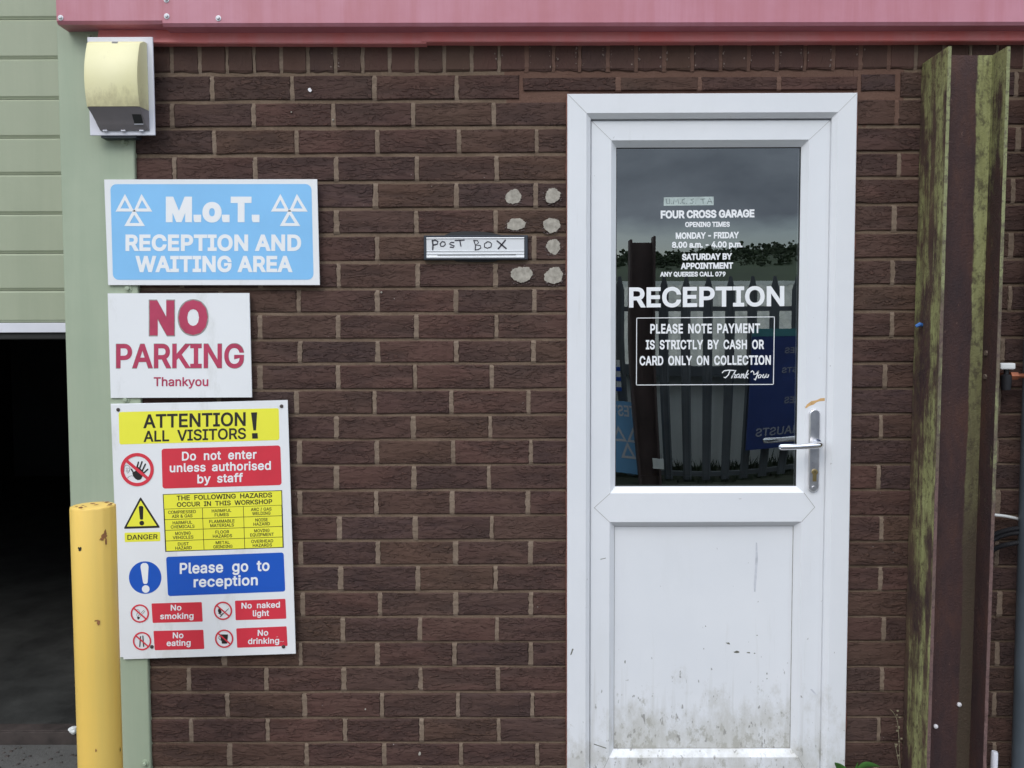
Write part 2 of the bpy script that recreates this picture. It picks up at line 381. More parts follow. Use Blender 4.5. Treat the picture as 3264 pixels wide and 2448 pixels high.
STRIP = 1.6500 + 0.0265
def column_mat(name, green_where):
    """rusted steel with algae. green_where: 'face' heavy algae, 'web' a strip near the right side, 'inner' patches high up"""
    m, t, b = nt(name)
    p = pos(t)
    g = t.nodes.new('ShaderNodeNewGeometry'); sx = t.nodes.new('ShaderNodeSeparateXYZ'); lk(t, g.outputs['Position'], sx.inputs[0])
    rust = ramp(t, nz(t, pos(t, (1, 1, 0.35)), 16, 6, 0.65), [(0.3, (0.036, 0.022, 0.024)), (0.52, (0.058, 0.030, 0.028)), (0.75, (0.092, 0.042, 0.030))])
    rust = mix(t, ramp(t, nz(t, p, 60, 4, 0.7), [(0.66, 0.0), (0.72, 0.7)]), rust, (0.17, 0.10, 0.08))
    algae = ramp(t, nz(t, pos(t, (2.2, 2.2, 0.35)), 14, 7, 0.7), [(0.32, (0.15, 0.14, 0.068)), (0.5, (0.265, 0.27, 0.11)), (0.7, (0.36, 0.37, 0.17))])
    brown = (0.105, 0.062, 0.036)
    st = nz(t, pos(t, (26, 26, 1.1)), 1.0, 7, 0.68)
    big = nz(t, pos(t, (9, 9, 0.9)), 1.0, 4, 0.6)
    blot = nz(t, pos(t, (1, 1, 0.5)), 7, 8, 0.72)
    speck = ramp(t, nz(t, pos(t, (1, 1, 0.6)), 70, 4, 0.7), [(0.52, 0.0), (0.62, 0.8)])
    if green_where == 'face':
        k = math_node(t, 'ADD', math_node(t, 'MULTIPLY', big, 0.38), math_node(t, 'ADD', math_node(t, 'MULTIPLY', st, 0.30), math_node(t, 'MULTIPLY', blot, 0.42)))
        c = mix(t, ramp(t, k, [(0.525, 0.0), (0.585, 1.0)]), mix(t, ramp(t, blot, [(0.4, 0.0), (0.6, 1.0)]), rust, (0.120, 0.078, 0.048)), algae)
        c = mix(t, speck, c, (0.085, 0.062, 0.034))
    elif green_where == 'web':
        w = math_node(t, 'SUBTRACT', math_node(t, 'MULTIPLY_ADD', blot, 0.030, math_node(t, 'MULTIPLY_ADD', st, 0.022, sx.outputs['X'])), math_node(t, 'MULTIPLY', sx.outputs['Z'], 0.006))
        a = math_node(t, 'MULTIPLY', math_node(t, 'SUBTRACT', w, STRIP), 260.0, clamp=True)
        zz = t.nodes.new('ShaderNodeMapRange'); zz.inputs['From Min'].default_value = 0.85; zz.inputs['From Max'].default_value = 1.7
        lk(t, math_node(t, 'MULTIPLY_ADD', blot, 0.5, math_node(t, 'SUBTRACT', sx.outputs['Z'], 0.25)), zz.inputs[0])
        al = mix(t, zz.outputs[0], (0.070, 0.050, 0.034), algae)
        al = mix(t, ramp(t, nz(t, pos(t, (1.6, 1.6, 1)), 24, 7, 0.75), [(0.48, 0.0), (0.60, 0.75)]), al, (0.06, 0.045, 0.03))
        c = mix(t, a, rust, al)
    else:
        zz = t.nodes.new('ShaderNodeMapRange'); zz.inputs['From Min'].default_value = 1.35; zz.inputs['From Max'].default_value = 2.15; lk(t, sx.outputs['Z'], zz.inputs[0])
        k = math_node(t, 'MULTIPLY_ADD', zz.outputs[0], 0.17, math_node(t, 'MULTIPLY_ADD', blot, 0.6, math_node(t, 'MULTIPLY', st, 0.4)))
        c = mix(t, ramp(t, k, [(0.60, 0.0), (0.67, 0.8)]), rust, algae)
        c = mix(t, math_node(t, 'MULTIPLY', speck, 0.6), c, (0.05, 0.035, 0.03))
    lk(t, c, b.inputs['Base Color']); b.inputs['Roughness'].default_value = 0.75; b.inputs['Specular IOR Level'].default_value = 0.35
    bump(t, b, math_node(t, 'MULTIPLY_ADD', nz(t, p, 180, 3), 0.5, nz(t, p, 45, 5, 0.7)), 0.0022)
    return m
M['col_face'] = column_mat('algae_flange', 'face')
M['col_web'] = column_mat('rusty_web', 'web')
M['col_inner'] = column_mat('rusty_flange', 'inner')
def edge_mat():
    m, t, b = nt('scabbed_edge')
    g = t.nodes.new('ShaderNodeNewGeometry'); sx = t.nodes.new('ShaderNodeSeparateXYZ'); lk(t, g.outputs['Position'], sx.inputs[0])
    k = math_node(t, 'MULTIPLY_ADD', sx.outputs['Z'], 0.28, math_node(t, 'MULTIPLY', nz(t, pos(t, (1, 1, 0.3)), 9, 6, 0.7), 1.0))
    c = ramp(t, k, [(0.70, (0.15, 0.088, 0.080)), (0.88, (0.13, 0.11, 0.07)), (0.96, (0.24, 0.25, 0.12))])
    c = mix(t, ramp(t, nz(t, pos(t), 70, 4, 0.7), [(0.5, 0.0), (0.62, 0.7)]), c, (0.075, 0.048, 0.045))
    lk(t, c, b.inputs['Base Color']); b.inputs['Roughness'].default_value = 0.8; bump(t, b, nz(t, pos(t), 90, 5, 0.7), 0.002); return m
M['col_edge'] = edge_mat()
def ground_mat():
    m, t, b = nt('concrete_yard')
    c = ramp(t, nz(t, pos(t), 3, 8, 0.65), [(0.3, (0.075, 0.073, 0.068)), (0.7, (0.13, 0.125, 0.118))])
    c = mix(t, ramp(t, nz(t, pos(t), 28, 5, 0.7), [(0.6, 0.0), (0.68, 0.8)]), c, (0.05, 0.05, 0.045))
    lk(t, c, b.inputs['Base Color']); b.inputs['Roughness'].default_value = 0.85; bump(t, b, nz(t, pos(t), 60, 5, 0.7), 0.004); return m
M['ground'] = ground_mat()
M['hill'] = simple('hillside_grass', (0.030, 0.050, 0.020), 0.9, var=0.35, scale=0.05)
def wood_mat():
    m, t, b = nt('woodland_foliage')
    c = ramp(t, nz(t, pos(t), 0.35, 5, 0.7), [(0.3, (0.014, 0.026, 0.012)), (0.7, (0.045, 0.068, 0.026))])
    lk(t, c, b.inputs['Base Color']); b.inputs['Roughness'].default_value = 0.9; return m
M['wood'] = wood_mat()

# ================================================================== STRUCTURE
g_mb = MB(); g_mb.add([(-700, -700, 0), (700, -700, 0), (700, 700, 0), (-700, 700, 0)], [(0, 1, 2, 3)])
tag(g_mb.build('ground', M['ground']), 'weathered grey concrete yard in front of the garage', kind='structure')

# dark workshop behind the half-raised door and behind the glazed door
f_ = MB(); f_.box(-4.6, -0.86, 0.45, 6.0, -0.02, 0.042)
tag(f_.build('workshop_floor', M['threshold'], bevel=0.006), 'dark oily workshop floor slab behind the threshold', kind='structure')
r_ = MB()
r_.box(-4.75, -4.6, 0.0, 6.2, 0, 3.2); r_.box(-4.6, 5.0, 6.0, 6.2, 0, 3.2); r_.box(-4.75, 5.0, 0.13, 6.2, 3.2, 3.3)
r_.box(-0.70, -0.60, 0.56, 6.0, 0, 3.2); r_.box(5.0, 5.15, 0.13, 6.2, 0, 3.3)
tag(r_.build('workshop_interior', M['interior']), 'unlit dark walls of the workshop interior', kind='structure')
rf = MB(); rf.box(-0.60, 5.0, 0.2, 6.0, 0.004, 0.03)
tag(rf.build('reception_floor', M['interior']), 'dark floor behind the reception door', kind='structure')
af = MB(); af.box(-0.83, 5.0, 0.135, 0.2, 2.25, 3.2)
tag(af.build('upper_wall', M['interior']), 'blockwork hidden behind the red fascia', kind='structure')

# ------------------------------------------------------------------ brick wall
wall = thing('brick_wall', 'dark brown rustic brick wall around the white door, laid in stretcher bond', 'wall', (0, 0, 0))
BEDL = [235,322.8,407.6,493.6,581,666.4,749,836,920,1000,1083,1160.7,1243.5,1323,1402,1482.8,1563.3,1643.5,1723.6,1804,1886.7,1967,2048,2126.5,2207,2290,2368.8,2446]
BEDR = [225,313,402.5,485.5,567,651,740,825.5,910,992.6,1076.7,1158,1239.4,1320.8,1399.4,1480.8,1562,1645,1726.8,1806,1885,1967,2045.7,2126.5,2206.8,2287.5,2366.8,2446]
ZL = [W(1100, v).z for v in BEDL]; ZR = [W(2735, v).z for v in BEDR]
for Z in (ZL, ZR):
    while Z[-1] > 0.03: Z.append(Z[-1] - 0.0745)
ROWS = {1:(280,[676,931,1193,1455]),2:(365,[547.6,807.6,1063]),3:(452,[682,944,1202,1463,1711]),4:(535,[555,813,1071,1328,1583]),
 5:(629,[1197,1454.5,1707.5]),6:(711,[1072,1326.5,1580]),7:(792,[1202,1453,1702.7]),8:(878.5,[1079,1331,1579]),
 9:(958,[1202,1454.5,1703.5]),10:(1042.7,[1077.5,1327.6,1582]),11:(1124,[1204.7,1453.7,1701]),12:(1210,[1078,1323,1567]),
 13:(1281,[944.8,1193.8,1438.3,1685]),14:(1362.7,[1071.7,1317,1563]),15:(1444,[955,1200,1444,1692.6]),16:(1525.5,[1072,1319,1559]),
 17:(1603,[955.7,1199,1441,1683]),18:(1684,[1081,1324,1567]),19:(1761.5,[957.8,1204.3,1452,1691]),20:(1843,[1086,1332,1580]),
 21:(1927.6,[965,1210.3,1452.3,1692]),22:(2007,[1092.8,1338.7,1584.3]),23:(2086.7,[715,957.9,1203,1448.6,1692]),24:(2166,[601,848,1095.3,1342,1587]),
 25:(2249.4,[725,969.8,1217.5,1460,1697]),26:(2332.6,[609,852.5,1100,1343.8,1589.7]),27:(2408.6,[732,977,1223.7,1469.6])}
WX0, DX0, DX1, WX1 = -0.69, 0.549, 1.362, 4.6
BW = 0.0055                                     # half a joint
def stretcher(seed, flat=False):
    """a brick of unit size: worn arrises, slightly uneven face"""
    rnd = random.Random(seed)
    xs = [-.5, -.485, -.17, .17, .485, .5]; zs = [-.5, -.46, .0, .46, .5]
    vs = []; amp = 0.0012 if not flat else 0.0005
    for j, z in enumerate(zs):
        for i, x in enumerate(xs):
            rim = i in (0, 5) or j in (0, 4)
            y = (0.0030 if rim else 0.0) + rnd.uniform(-amp, amp)
            dx = rnd.uniform(-.006, .006) if i in (0, 5) else 0
            dz = rnd.uniform(-.02, .02) if j in (0, 4) else 0
            vs.append((x + dx, y, z + dz))
    fs = []
    for j in range(4):
        for i in range(5):
            a = j * 6 + i; fs.append((a, a + 1, a + 7, a + 6))
    ring = [0, 1, 2, 3, 4, 5, 11, 17, 23, 29, 28, 27, 26, 25, 24, 18, 12, 6]
    b = len(vs)
    for r in ring: vs.append((vs[r][0], 0.10, vs[r][2]))
    for k in range(len(ring)):
        k2 = (k + 1) % len(ring); fs.append((ring[k2], ring[k], b + k, b + k2))
    me = bpy.data.meshes.new('brick'); me.from_pydata(vs, [], fs); me.update()
    me.materials.append(M['brick_smooth'] if flat else M['brick'])
    return me
BR = [stretcher(i) for i in range(8)]; BH = [stretcher(40 + i, True) for i in range(4)]
spill = MB()                                    # bricks outside the photograph
nb = 0
rw = random.Random(3)
def brick(x0, x1, z0, z1, meshes, seen=True):
    global nb
    if x1 - x0 < 0.012 or z1 - z0 < 0.01: return
    cx_, cz_ = (x0 + x1) / 2, (z0 + z1) / 2
    y = rw.uniform(-0.0012, 0.0012)
    if seen and nb < 300:
        o = bpy.data.objects.new('brick', meshes[rw.randrange(len(meshes))]); COL.objects.link(o)
        o.parent = wall; o.location = (cx_, y, cz_); o.scale = (x1 - x0, 1, z1 - z0)
        o.rotation_euler = (0, rw.uniform(-.003, .003), 0); nb += 1
    else:
        spill.box(x0, x1, y, 0.10, z0, z1)
mort = MB(); beds = MB()
beds.add([(WX0, 0.0048, 0), (DX0 + .004, 0.0048, 0), (DX0 + .004, 0.0048, 2.3), (WX0, 0.0048, 2.3), (WX0, .13, 0), (DX0 + .004, .13, 0), (DX0 + .004, .13, 2.3), (WX0, .13, 2.3)],
         [(0, 1, 2, 3), (4, 7, 6, 5), (1, 5, 6, 2), (0, 3, 7, 4)])
beds.add([(DX1 - .004, 0.0075, 0), (WX1, 0.0048, 0), (WX1, 0.0048, 2.3), (DX1 - .004, 0.0048, 2.3), (DX1 - .004, .13, 0), (WX1, .13, 0), (WX1, .13, 2.3), (DX1 - .004, .13, 2.3)],
         [(0, 1, 2, 3), (4, 7, 6, 5), (0, 3, 7, 4), (1, 5, 6, 2)])
beds.add([(DX0 + .004, 0.0068, 2.086), (DX1 - .004, 0.0068, 2.086), (DX1 - .004, 0.0068, 2.3), (DX0 + .004, 0.0068, 2.3), (DX0 + .004, .13, 2.086), (DX1 - .004, .13, 2.086)],
         [(0, 1, 2, 3), (0, 4, 5, 1)])
def perp(x, z0, z1, hw=None):
    """one upright joint, filled nearly flush, its edges ragged"""
    hw = hw or rw.uniform(0.0052, 0.0084)
    yf = rw.uniform(0.0002, 0.0022); n = 9; L = []; Rr = []
    for k in range(n + 1):
        z = z0 - 0.004 + (z1 - z0 + 0.006) * k / n
        yy = yf + (0.0035 if k in (0, n) else rw.uniform(-.0006, .0006))
        L.append(((x - hw + rw.gauss(0, .0010)), yy, z)); Rr.append(((x + hw + rw.gauss(0, .0010)), yy, z))
    vs = L + Rr + [(p[0] - .001, .006, p[2]) for p in L] + [(p[0] + .001, .006, p[2]) for p in Rr]
    m = n + 1; fs = []
    for k in range(n):
        fs += [(k, k + 1, m + k + 1, m + k), (2 * m + k, 2 * m + k + 1, k + 1, k), (m + k, m + k + 1, 3 * m + k + 1, 3 * m + k)]
    mort.add(vs, fs)
def lay(x_lo, x_hi, joints, z0, z1, meshes=BR, seen_hi=1.83):
    js = sorted(j for j in joints if x_lo + .02 < j < x_hi - .02)
    edges = [x_lo] + js + [x_hi]
    for j in js: perp(j, z0, z1)
    for a, b_ in zip(edges, edges[1:]):
        l = a + (BW if a != x_lo else 0.001) + rw.uniform(-.001, .001); r = b_ - (BW if b_ != x_hi else 0.001) + rw.uniform(-.001, .001)
        brick(l, r, z0, z1, meshes, seen=(a < seen_hi))
EVEN_R = {2:2859,4:2866,6:2850.6,8:2845.7,10:2844,12:2821,14:2809,16:2802,18:2809,20:2807,22:2817,24:2812,26:2802}
for r in range(1, len(ZL)):
    hb = .0050 if r < 8 else .0044 if r < 14 else .0039; z1 = ZL[r - 1] - hb + rw.uniform(-.0008, .0008); z0 = ZL[r] + hb + rw.uniform(-.0005, .0005)
    if r in ROWS:
        y_, xs = ROWS[r]; js = [W(u, y_).x for u in xs]
    else: js = [0.0 if r % 2 else -0.1125]
    first = js[0]
    k = first - .225
    while k > WX0: js.append(k); k -= .225
    k = max(js) + .225
    while k < DX0 - 0.05 and r > 1: js.append(k); k += .225
    hi = DX0 + .002
    if r == 1: hi = W(1655, 280).x
    if r == 2: js = [j for j in js if j < 0.28] + [W(1573, 365).x]
    lay(WX0, hi, js, z0, z1)
# right of the door
for r in range(1, len(ZR)):
    hb = .0046 if r < 12 else .0038; z1 = ZR[r - 1] - hb + rw.uniform(-.0007, .0007); z0 = ZR[r] + hb
    if r % 2 == 0:
        e = W(EVEN_R.get(r, 2802), (BEDR[r] + BEDR[r - 1]) / 2).x if r < len(BEDR) else 1.46
        js = [e + .225 * k for k in range(0, 15)]
    else:
        e = W((EVEN_R.get(r + 1, 2805)), (BEDR[min(r, 27)] + BEDR[min(r, 27) - 1]) / 2).x
        js = [e + .1125 + .225 * k for k in range(0, 15)]
    lo = DX1
    if r == 1:
        brick(W(2747, 250).x, W(2855, 250).x, W(2800, 288).z, W(2800, 236).z, BR)
        lo = W(2872, 280).x; js = [j for j in js if j > lo + .1]
    if r == 28: js = js
    lay(lo, WX1, js, z0, z1)
# cut course over the door head
js = [W(u, 265).x for u in (1971, 2231, 2483, 2735)]
zc0, zc1 = W(2100, 287).z, W(2100, 246).z
lay(W(1667, 265).x, js[-1], js[:-1], zc0, zc1)
# soldier course under the red trim
sj = [546.5,636,723,810,896,981,1068.5,1155.5,1241.7,1328.3,1415.8,1503,1590.7,1678.6,1765,1848] + [1848 + 89.9 * k for k in range(1, 9)] + [2657,2743.8,2834.4,2920,3009.7,3093.7,3180.5,3268]
sj = [W(u, 190).x for u in sj]
k = sj[0] - .0768
while k > WX0 + .02: sj.append(k); k -= .0768
k = max(sj) + .0768
while k < WX1: sj.append(k); k += .0768
sj.sort()
edges = [WX0] + sj + [WX1]
for a, b_ in zip(edges, edges[1:]):
    f_x = (a + b_) / 2; tt = max(0, min(1, (f_x - 0.0) / 1.36)); zb = ZL[0] * (1 - tt) + ZR[0] * tt + 0.0055
    brick(a + .0052, b_ - .0052, zb, 2.290, BH, seen=a < 1.83)
    if a > WX0 and f_x < 2.2: perp(a, zb, 2.285, rw.uniform(.0045, .0062))
beds.build('mortar_bed', M['bed_mortar'], wall)
tag(mort.build('upright_joint', M['mortar'], wall), kind='stuff')
if spill.v: tag(spill.build('outer_brick', M['brick'], wall), kind='stuff')
# lime bloom along the soldier course over the door
lm = MB(); rl = random.Random(17)
for u in [1069, 1590.7, 1678.6, 1765, 1848, 1935, 2025, 2115, 2205, 2295, 2385, 2475, 2565, 2657, 2743]:
    for k in range(rl.randrange(3, 9)):
        p = W(u + rl.choice((-1, 1)) * rl.uniform(9, 14), rl.uniform(150, 216)); s = rl.uniform(.0008, .0028)
        lm.prism([(p.x + s * rl.uniform(.4, 1.2) * math.cos(w_), p.z + s * rl.uniform(.5, 2) * math.sin(w_)) for w_ in (0, 1.2, 2.5, 3.6, 4.9)], -.0022, .003)
tag(lm.build('lime_bloom', M['lime'], wall), kind='stuff')
# rows of filled screw holes by the letter plate
rf_ = random.Random(11)
for (zx, zy, rx, ry) in [(1725,75,70,66),(2065,65,68,66),(1750,312,86,52),(2055,320,72,70),(2072,505,64,66),(1797,745,92,74),(2075,755,82,76)]:
    u, v = 1000 + zx / 2.7108, 600 + zy / 2.7108
    ph = rf_.uniform(0, 6)
    def blob(sc_, jit, dv, n=34):
        out = []
        for k in range(n):
            t_ = 2 * math.pi * k / n; q = sc_ * (1 + .06 * math.sin(2 * t_ + ph) + .05 * math.sin(3 * t_ + 2 * ph) + .03 * math.sin(7 * t_ + ph) + rf_.uniform(-jit, jit))
            p = W(u + rx / 2.7108 * q * math.cos(t_), v + dv + ry / 2.7108 * q * math.sin(t_)); out.append((p.x, p.z))
        return out
    mb = MB(); mb.prism(blob(.96, .065, 0, 46), -.0026, .004); mb.build('filler_patch', M['filler'], wall)
    mb = MB()
    for k in range(26):
        t_ = rf_.gauss(1.57, 1.1); q = rf_.uniform(.98, 1.28); p = W(u + rx / 2.7108 * q * math.cos(t_), v + ry / 2.7108 * q * math.sin(t_)); s = rf_.uniform(.0006, .0024)
        mb.prism([(p.x + s * rf_.uniform(.6, 1.5) * math.cos(w_), p.z + s * rf_.uniform(.4, 1) * math.sin(w_)) for w_ in (0, 1.2, 2.5, 3.6, 4.9)], -.0020, .003)
    tag(mb.build('filler_specks', M['smudge'], wall), kind='stuff')
# paint dabs and lime splashes
for (u, v, s) in [(988,288,6.5),(1062,382,3),(929,358,2.5),(1216,932,3),(1165,2260,2.5),(1338,2402,5)]:
    mb = MB(); pts = []
    for k in range(10):
        a = 2 * math.pi * k / 10; q = s * rf_.uniform(.7, 1.1); p = W(u + q * math.cos(a), v + q * math.sin(a) * 1.1); pts.append((p.x, p.z))
    mb.prism(pts, -0.003, 0.003); mb.build('paint_splash', M['nylon'] if s > 6 else M['filler'], wall)

# ------------------------------------------------------------------ red fascia
fas = thing('red_fascia', 'faded pinkish red metal fascia running along the top above the brickwork', 'fascia', (-0.83, -0.12, 2.24))
def fascia_piece(x0, x1, zb, y):
    mb = MB()
    mb.loops([[(x0, 0.0, zb), (x0, y + .006, zb), (x0, y, zb + .008), (x0, y, 2.8), (x0, 0.05, 2.8), (x0, 0.05, zb)],
              [(x1, 0.0, zb), (x1, y + .006, zb), (x1, y, zb + .008), (x1, y, 2.8), (x1, 0.05, 2.8), (x1, 0.05, zb)]])
    mb.add([(x0, 0.0, zb), (x0, y + .006, zb), (x0, y, zb + .008), (x0, y, 2.8), (x0, .05, 2.8), (x0, .05, zb)], [(0, 1, 2, 3, 4, 5)])
    mb.add([(x1, 0.0, zb), (x1, y + .006, zb), (x1, y, zb + .008), (x1, y, 2.8), (x1, .05, 2.8), (x1, .05, zb)], [(5, 4, 3, 2, 1, 0)])
    return mb
fascia_piece(W(180, 75, -.075).x, -0.549, W(300, 75, -.075).z, -.074).build('panel', M['fascia'], fas)
mb = fascia_piece(W(518, 83, -.078).x, 5.1, W(520, 83, -.078).z, -.0775)
for i, p in enumerate(mb.v):
    if p.x > 5: mb.v[i].z -= 0.014 if p.z < 2.3 else 0
mb.build('panel', M['fascia'], fas)
for (a, c) in ((386, 112), (1070, 105), (1401, 118), (1068, 0)):
    p = W(a / 2.011, c / 2.011, -.077)
    mb = MB(); y0 = -.074 if a < 500 else -.0775
    mb.tube([(p.x, y0 + .002, p.z), (p.x, y0 - .0015, p.z), (p.x, y0 - .0016, p.z), (p.x, y0 - .004, p.z), (p.x, y0 - .0055, p.z)], [.0075, .0075, .005, .0045, .003], 12)
    mb.build('rivet', M['aluminium'], fas, smooth=True)
trim = thing('red_trim_strip', 'narrow red metal strip under the fascia, lapped above the letter plate', 'trim', (-0.76, -0.03, 2.24))
def strip(x0, x1, zt, zb0, zb1, y):
    mb = MB()
    sec = lambda x, zb: [(x, y + .006, zt), (x, y, zb + .003), (x, y + .003, zb), (x, 0.004, zb), (x, 0.004, zt)]
    mb.loops([sec(x0, zb0), sec(x1, zb1)]); mb.add(sec(x0, zb0), [(0, 1, 2, 3, 4)]); mb.add(sec(x1, zb1), [(4, 3, 2, 1, 0)])
    return mb
xj = W(1358, 120, -.03).x
strip(-0.7617, xj, W(300,75,-.075).z, W(400, 136, -.03).z, W(1300, 139, -.03).z, -.030).build('strip', M['trim_red'], trim)
strip(xj - .012, 5.0, W(300,75,-.075).z - .004, W(1380, 133, -.033).z, W(1380, 133, -.033).z - .012, -.0335).build('strip', M['trim_red'], trim)

# ------------------------------------------------------------------ green flashing
post = thing('green_corner_flashing', 'pale green steel corner flashing between the roller opening and the bricks', 'flashing', (-0.78, 0, 0))
mb = MB(); mb.loops([[(-.8905, .42, 0), (-.8905, -.010, 0), (-.8885, -.0125, 0), (-.678, -.0125, 0), (-.6755, -.010, 0), (-.6755, .01, 0)],
                     [(-.884, .42, 2.40), (-.884, -.010, 2.40), (-.882, -.0125, 2.40), (-.678, -.0125, 2.40), (-.6755, -.010, 2.40), (-.6755, .01, 2.40)]])
mb.add([(-.8905, .42, 0), (-.8905, .42, 2.4), (-.6755, .01, 0), (-.6755, .01, 2.4)], [(0, 1, 3, 2)])
mb.build('flashing_sheet', M['green'], post)
for (u, v) in ((396, 453.5), (409, 920), (402, 1275), (463, 2433), (286, 119)):
    p = W(u, v, -.0125)
    mb = MB(); mb.tube([(p.x, -.011, p.z), (p.x, -.0145, p.z), (p.x, -.0147, p.z)], [.0115, .0108, .006], 16)
    w = MB(); w.tube([(p.x, -.0140, p.z), (p.x, -.0205, p.z), (p.x, -.0215, p.z)], [.0062, .0062, .0045], 6)
    s_ = mb.build('washer', M['green'], post, smooth=True); w.build('screw_head', M['green'], post)

# ------------------------------------------------------------------ sectional door on the left
sh = thing('sectional_garage_door', 'half-raised pale green sectional garage door with ribbed panels over a dark opening', 'garage door', (-2.6, 0.42, 1.44))
zb = W(100, 1060, .4).z; yv = .4
grooves = [60, 186, 315, 439, 556, 682, 807, 926]
zs = [W(100, v, yv).z for v in grooves]
zs = [zs[0] + .1335 * k for k in range(6, 0, -1)] + zs + [W(100, 1028, yv).z]
for a, b_ in zip(zs, zs[1:]):
    mb = MB(); x0, x1 = -4.6, -.862; z1, z0 = a - .0003, b_ + .0003
    sec = lambda x: [(x, yv + .045, z0), (x, yv + .0045, z0), (x, yv + .0035, z0 + .003), (x, yv, z0 + .009), (x, yv, z1 - .007), (x, yv + .005, z1 - .001), (x, yv + .045, z1)]
    mb.loops([sec(x0), sec(x1)]); mb.add(sec(x0), [tuple(range(7))]); mb.add(sec(x1), [tuple(range(6, -1, -1))])
    mb.build('panel', M['shutter'], sh)
mb = MB(); mb.box(-4.6, -.862, yv - .004, yv + .045, zb, zs[-1] - .0015); mb.build('bottom_rail', M['white_plastic'], sh, bevel=.002)
mb = MB(); mb.box(-4.6, -.862, yv + .006, yv + .04, W(100, 1082, .4).z, zb - .001); mb.build('rubber_seal', M['rubber'], sh, bevel=.004)

# threshold angle at the edge of the slab, with debris
mb = MB(); mb.box(-4.6, -0.86, 0.435, 0.4485, 0, 0.044); mb.box(-4.6, -.86, .4485, .50, .0425, .0455)
tag(mb.build('threshold_angle', M['steel_dark'], bevel=.001), 'rusty steel angle along the edge of the workshop floor', 'threshold')
rs = random.Random(5)
gr = MB()
for k in range(260):
    x = rs.uniform(-1.75, -.95); y = rs.uniform(-.05, .42); s = rs.uniform(.0015, .007) * (1.6 if rs.random() < .08 else 1)
    bm_ = [(x + s * rs.uniform(.6, 1.3) * dx, y + s * rs.uniform(.6, 1.3) * dy, max(0.0005, s * .55 * dz)) for dx, dy, dz in ((-1,-1,0),(1,-1,0),(1,1,0),(-1,1,0),(-.5,-.5,1),(.6,-.4,1.1),(.5,.6,1),(-.6,.5,.9))]
    gr.add(bm_, [(0, 3, 2, 1), (4, 5, 6, 7), (0, 1, 5, 4), (1, 2, 6, 5), (2, 3, 7, 6), (3, 0, 4, 7)])
tag(gr.build('grit', M['steel_dark']), 'dark grit scattered in front of the workshop threshold', kind='stuff')
p = W(233, 2327, .42)
bm = bmesh.new(); bmesh.ops.create_icosphere(bm, subdivisions=3, radius=.016)
for v in bm.verts: v.co *= 1 + .35 * noise.noise(v.co * 90); v.co.z *= .8
me = bpy.data.meshes.new('litter'); bm.to_mesh(me); bm.free()
o = link('litter', me, M['cable_white']); o.location = (p.x, .425, .058)
tag(o, 'small crumpled white scrap lying on the threshold beside the yellow bollard', 'litter')

# ------------------------------------------------------------------ bollard
bx, by, bz, br = -.6488, -.36, .9955, .0515
bol = thing('yellow_bollard', 'yellow painted steel bollard with chipped rusty top, standing left of the signs', 'bollard', (bx, by, 0))
n = 48; rings = []
for z, r in ((0, br), (.3, br), (.6, br), (bz - .004, br), (bz - .001, br - .0015), (bz, br - .004), (bz + .0012, br * .6), (bz + .0015, .001)):
    rings.append([(bx + r * math.cos(2 * math.pi * k / n) + (.0012 * math.sin(k * 2.1) if bz - .01 < z < bz else 0), by + r * math.sin(2 * math.pi * k / n), z) for k in range(n)])
mb = MB(); mb.loops(rings); mb.build('post', M['yellow_paint'], bol, smooth=True)
M['rust'] = simple('rust_scab', (0.30, 0.13, 0.05), 0.8, var=0.4, scale=60)
def on_post(u, v, w, h, mat, name, lift=.0012, seed=0, nn=11):
    """ragged chip lying on the round surface of the bollard"""
    rr = random.Random(seed + int(u)); d = (W(u, v, 0) - Vector(CAM)).normalized(); o_ = Vector(CAM)
    ox, oy = o_.x - bx, o_.y - by; A = d.x ** 2 + d.y ** 2; B_ = 2 * (ox * d.x + oy * d.y); C_ = ox * ox + oy * oy - br * br
    disc = B_ * B_ - 4 * A * C_
    if disc < 0: return
    t = (-B_ - math.sqrt(disc)) / (2 * A); hit = o_ + d * t; a0 = math.atan2(hit.y - by, hit.x - bx)
    pts = []
    for k in range(nn):
        a = 2 * math.pi * k / nn; q = rr.uniform(.55, 1.15)
        aa = a0 + w * q * math.cos(a) / br; pts.append((bx + (br + lift) * math.cos(aa), by + (br + lift) * math.sin(aa), hit.z + h * q * math.sin(a)))
    ctr = (bx + (br + lift * 1.2) * math.cos(a0), by + (br + lift * 1.2) * math.sin(a0), hit.z)
    m_ = MB(); m_.add(pts + [ctr], [(k, (k + 1) % nn, nn) for k in range(nn)]); m_.build(name, M[mat], bol)
on_post(255, 1750, .0062, .0062, 'black', 'hole', .0006)
on_post(334, 1702, .004, .012, 'rust', 'paint_chip'); on_post(325, 1718, .007, .004, 'rust', 'paint_chip'); on_post(338, 1726, .003, .009, 'rust', 'paint_chip'); on_post(331, 1708, .008, .006, 'rust', 'paint_chip')
on_post(313, 1985, .0045, .008, 'rust', 'paint_chip'); on_post(307, 1978, .006, .002, 'rust', 'paint_chip')
on_post(306, 2391, .0018, .005, 'rust', 'paint_chip'); on_post(382, 2389, .0016, .007, 'black', 'hole')
on_post(258, 1618, .008, .003, 'rust', 'paint_chip'); on_post(352, 1606, .010, .002, 'rust', 'paint_chip')
rt = random.Random(2)
for k in range(9):
    a = rt.uniform(0, 6.28); q = rt.uniform(.2, .9) * br
    m_ = MB(); c_ = (bx + q * math.cos(a), by + q * math.sin(a)); s = rt.uniform(.003, .009)
    m_.add([(c_[0] + s * rt.uniform(.5, 1.2) * math.cos(j), c_[1] + s * rt.uniform(.5, 1.2) * math.sin(j), bz + .0021) for j in range(6)], [tuple(range(6))])
    m_.build('rust_spot', M['rust'], bol)

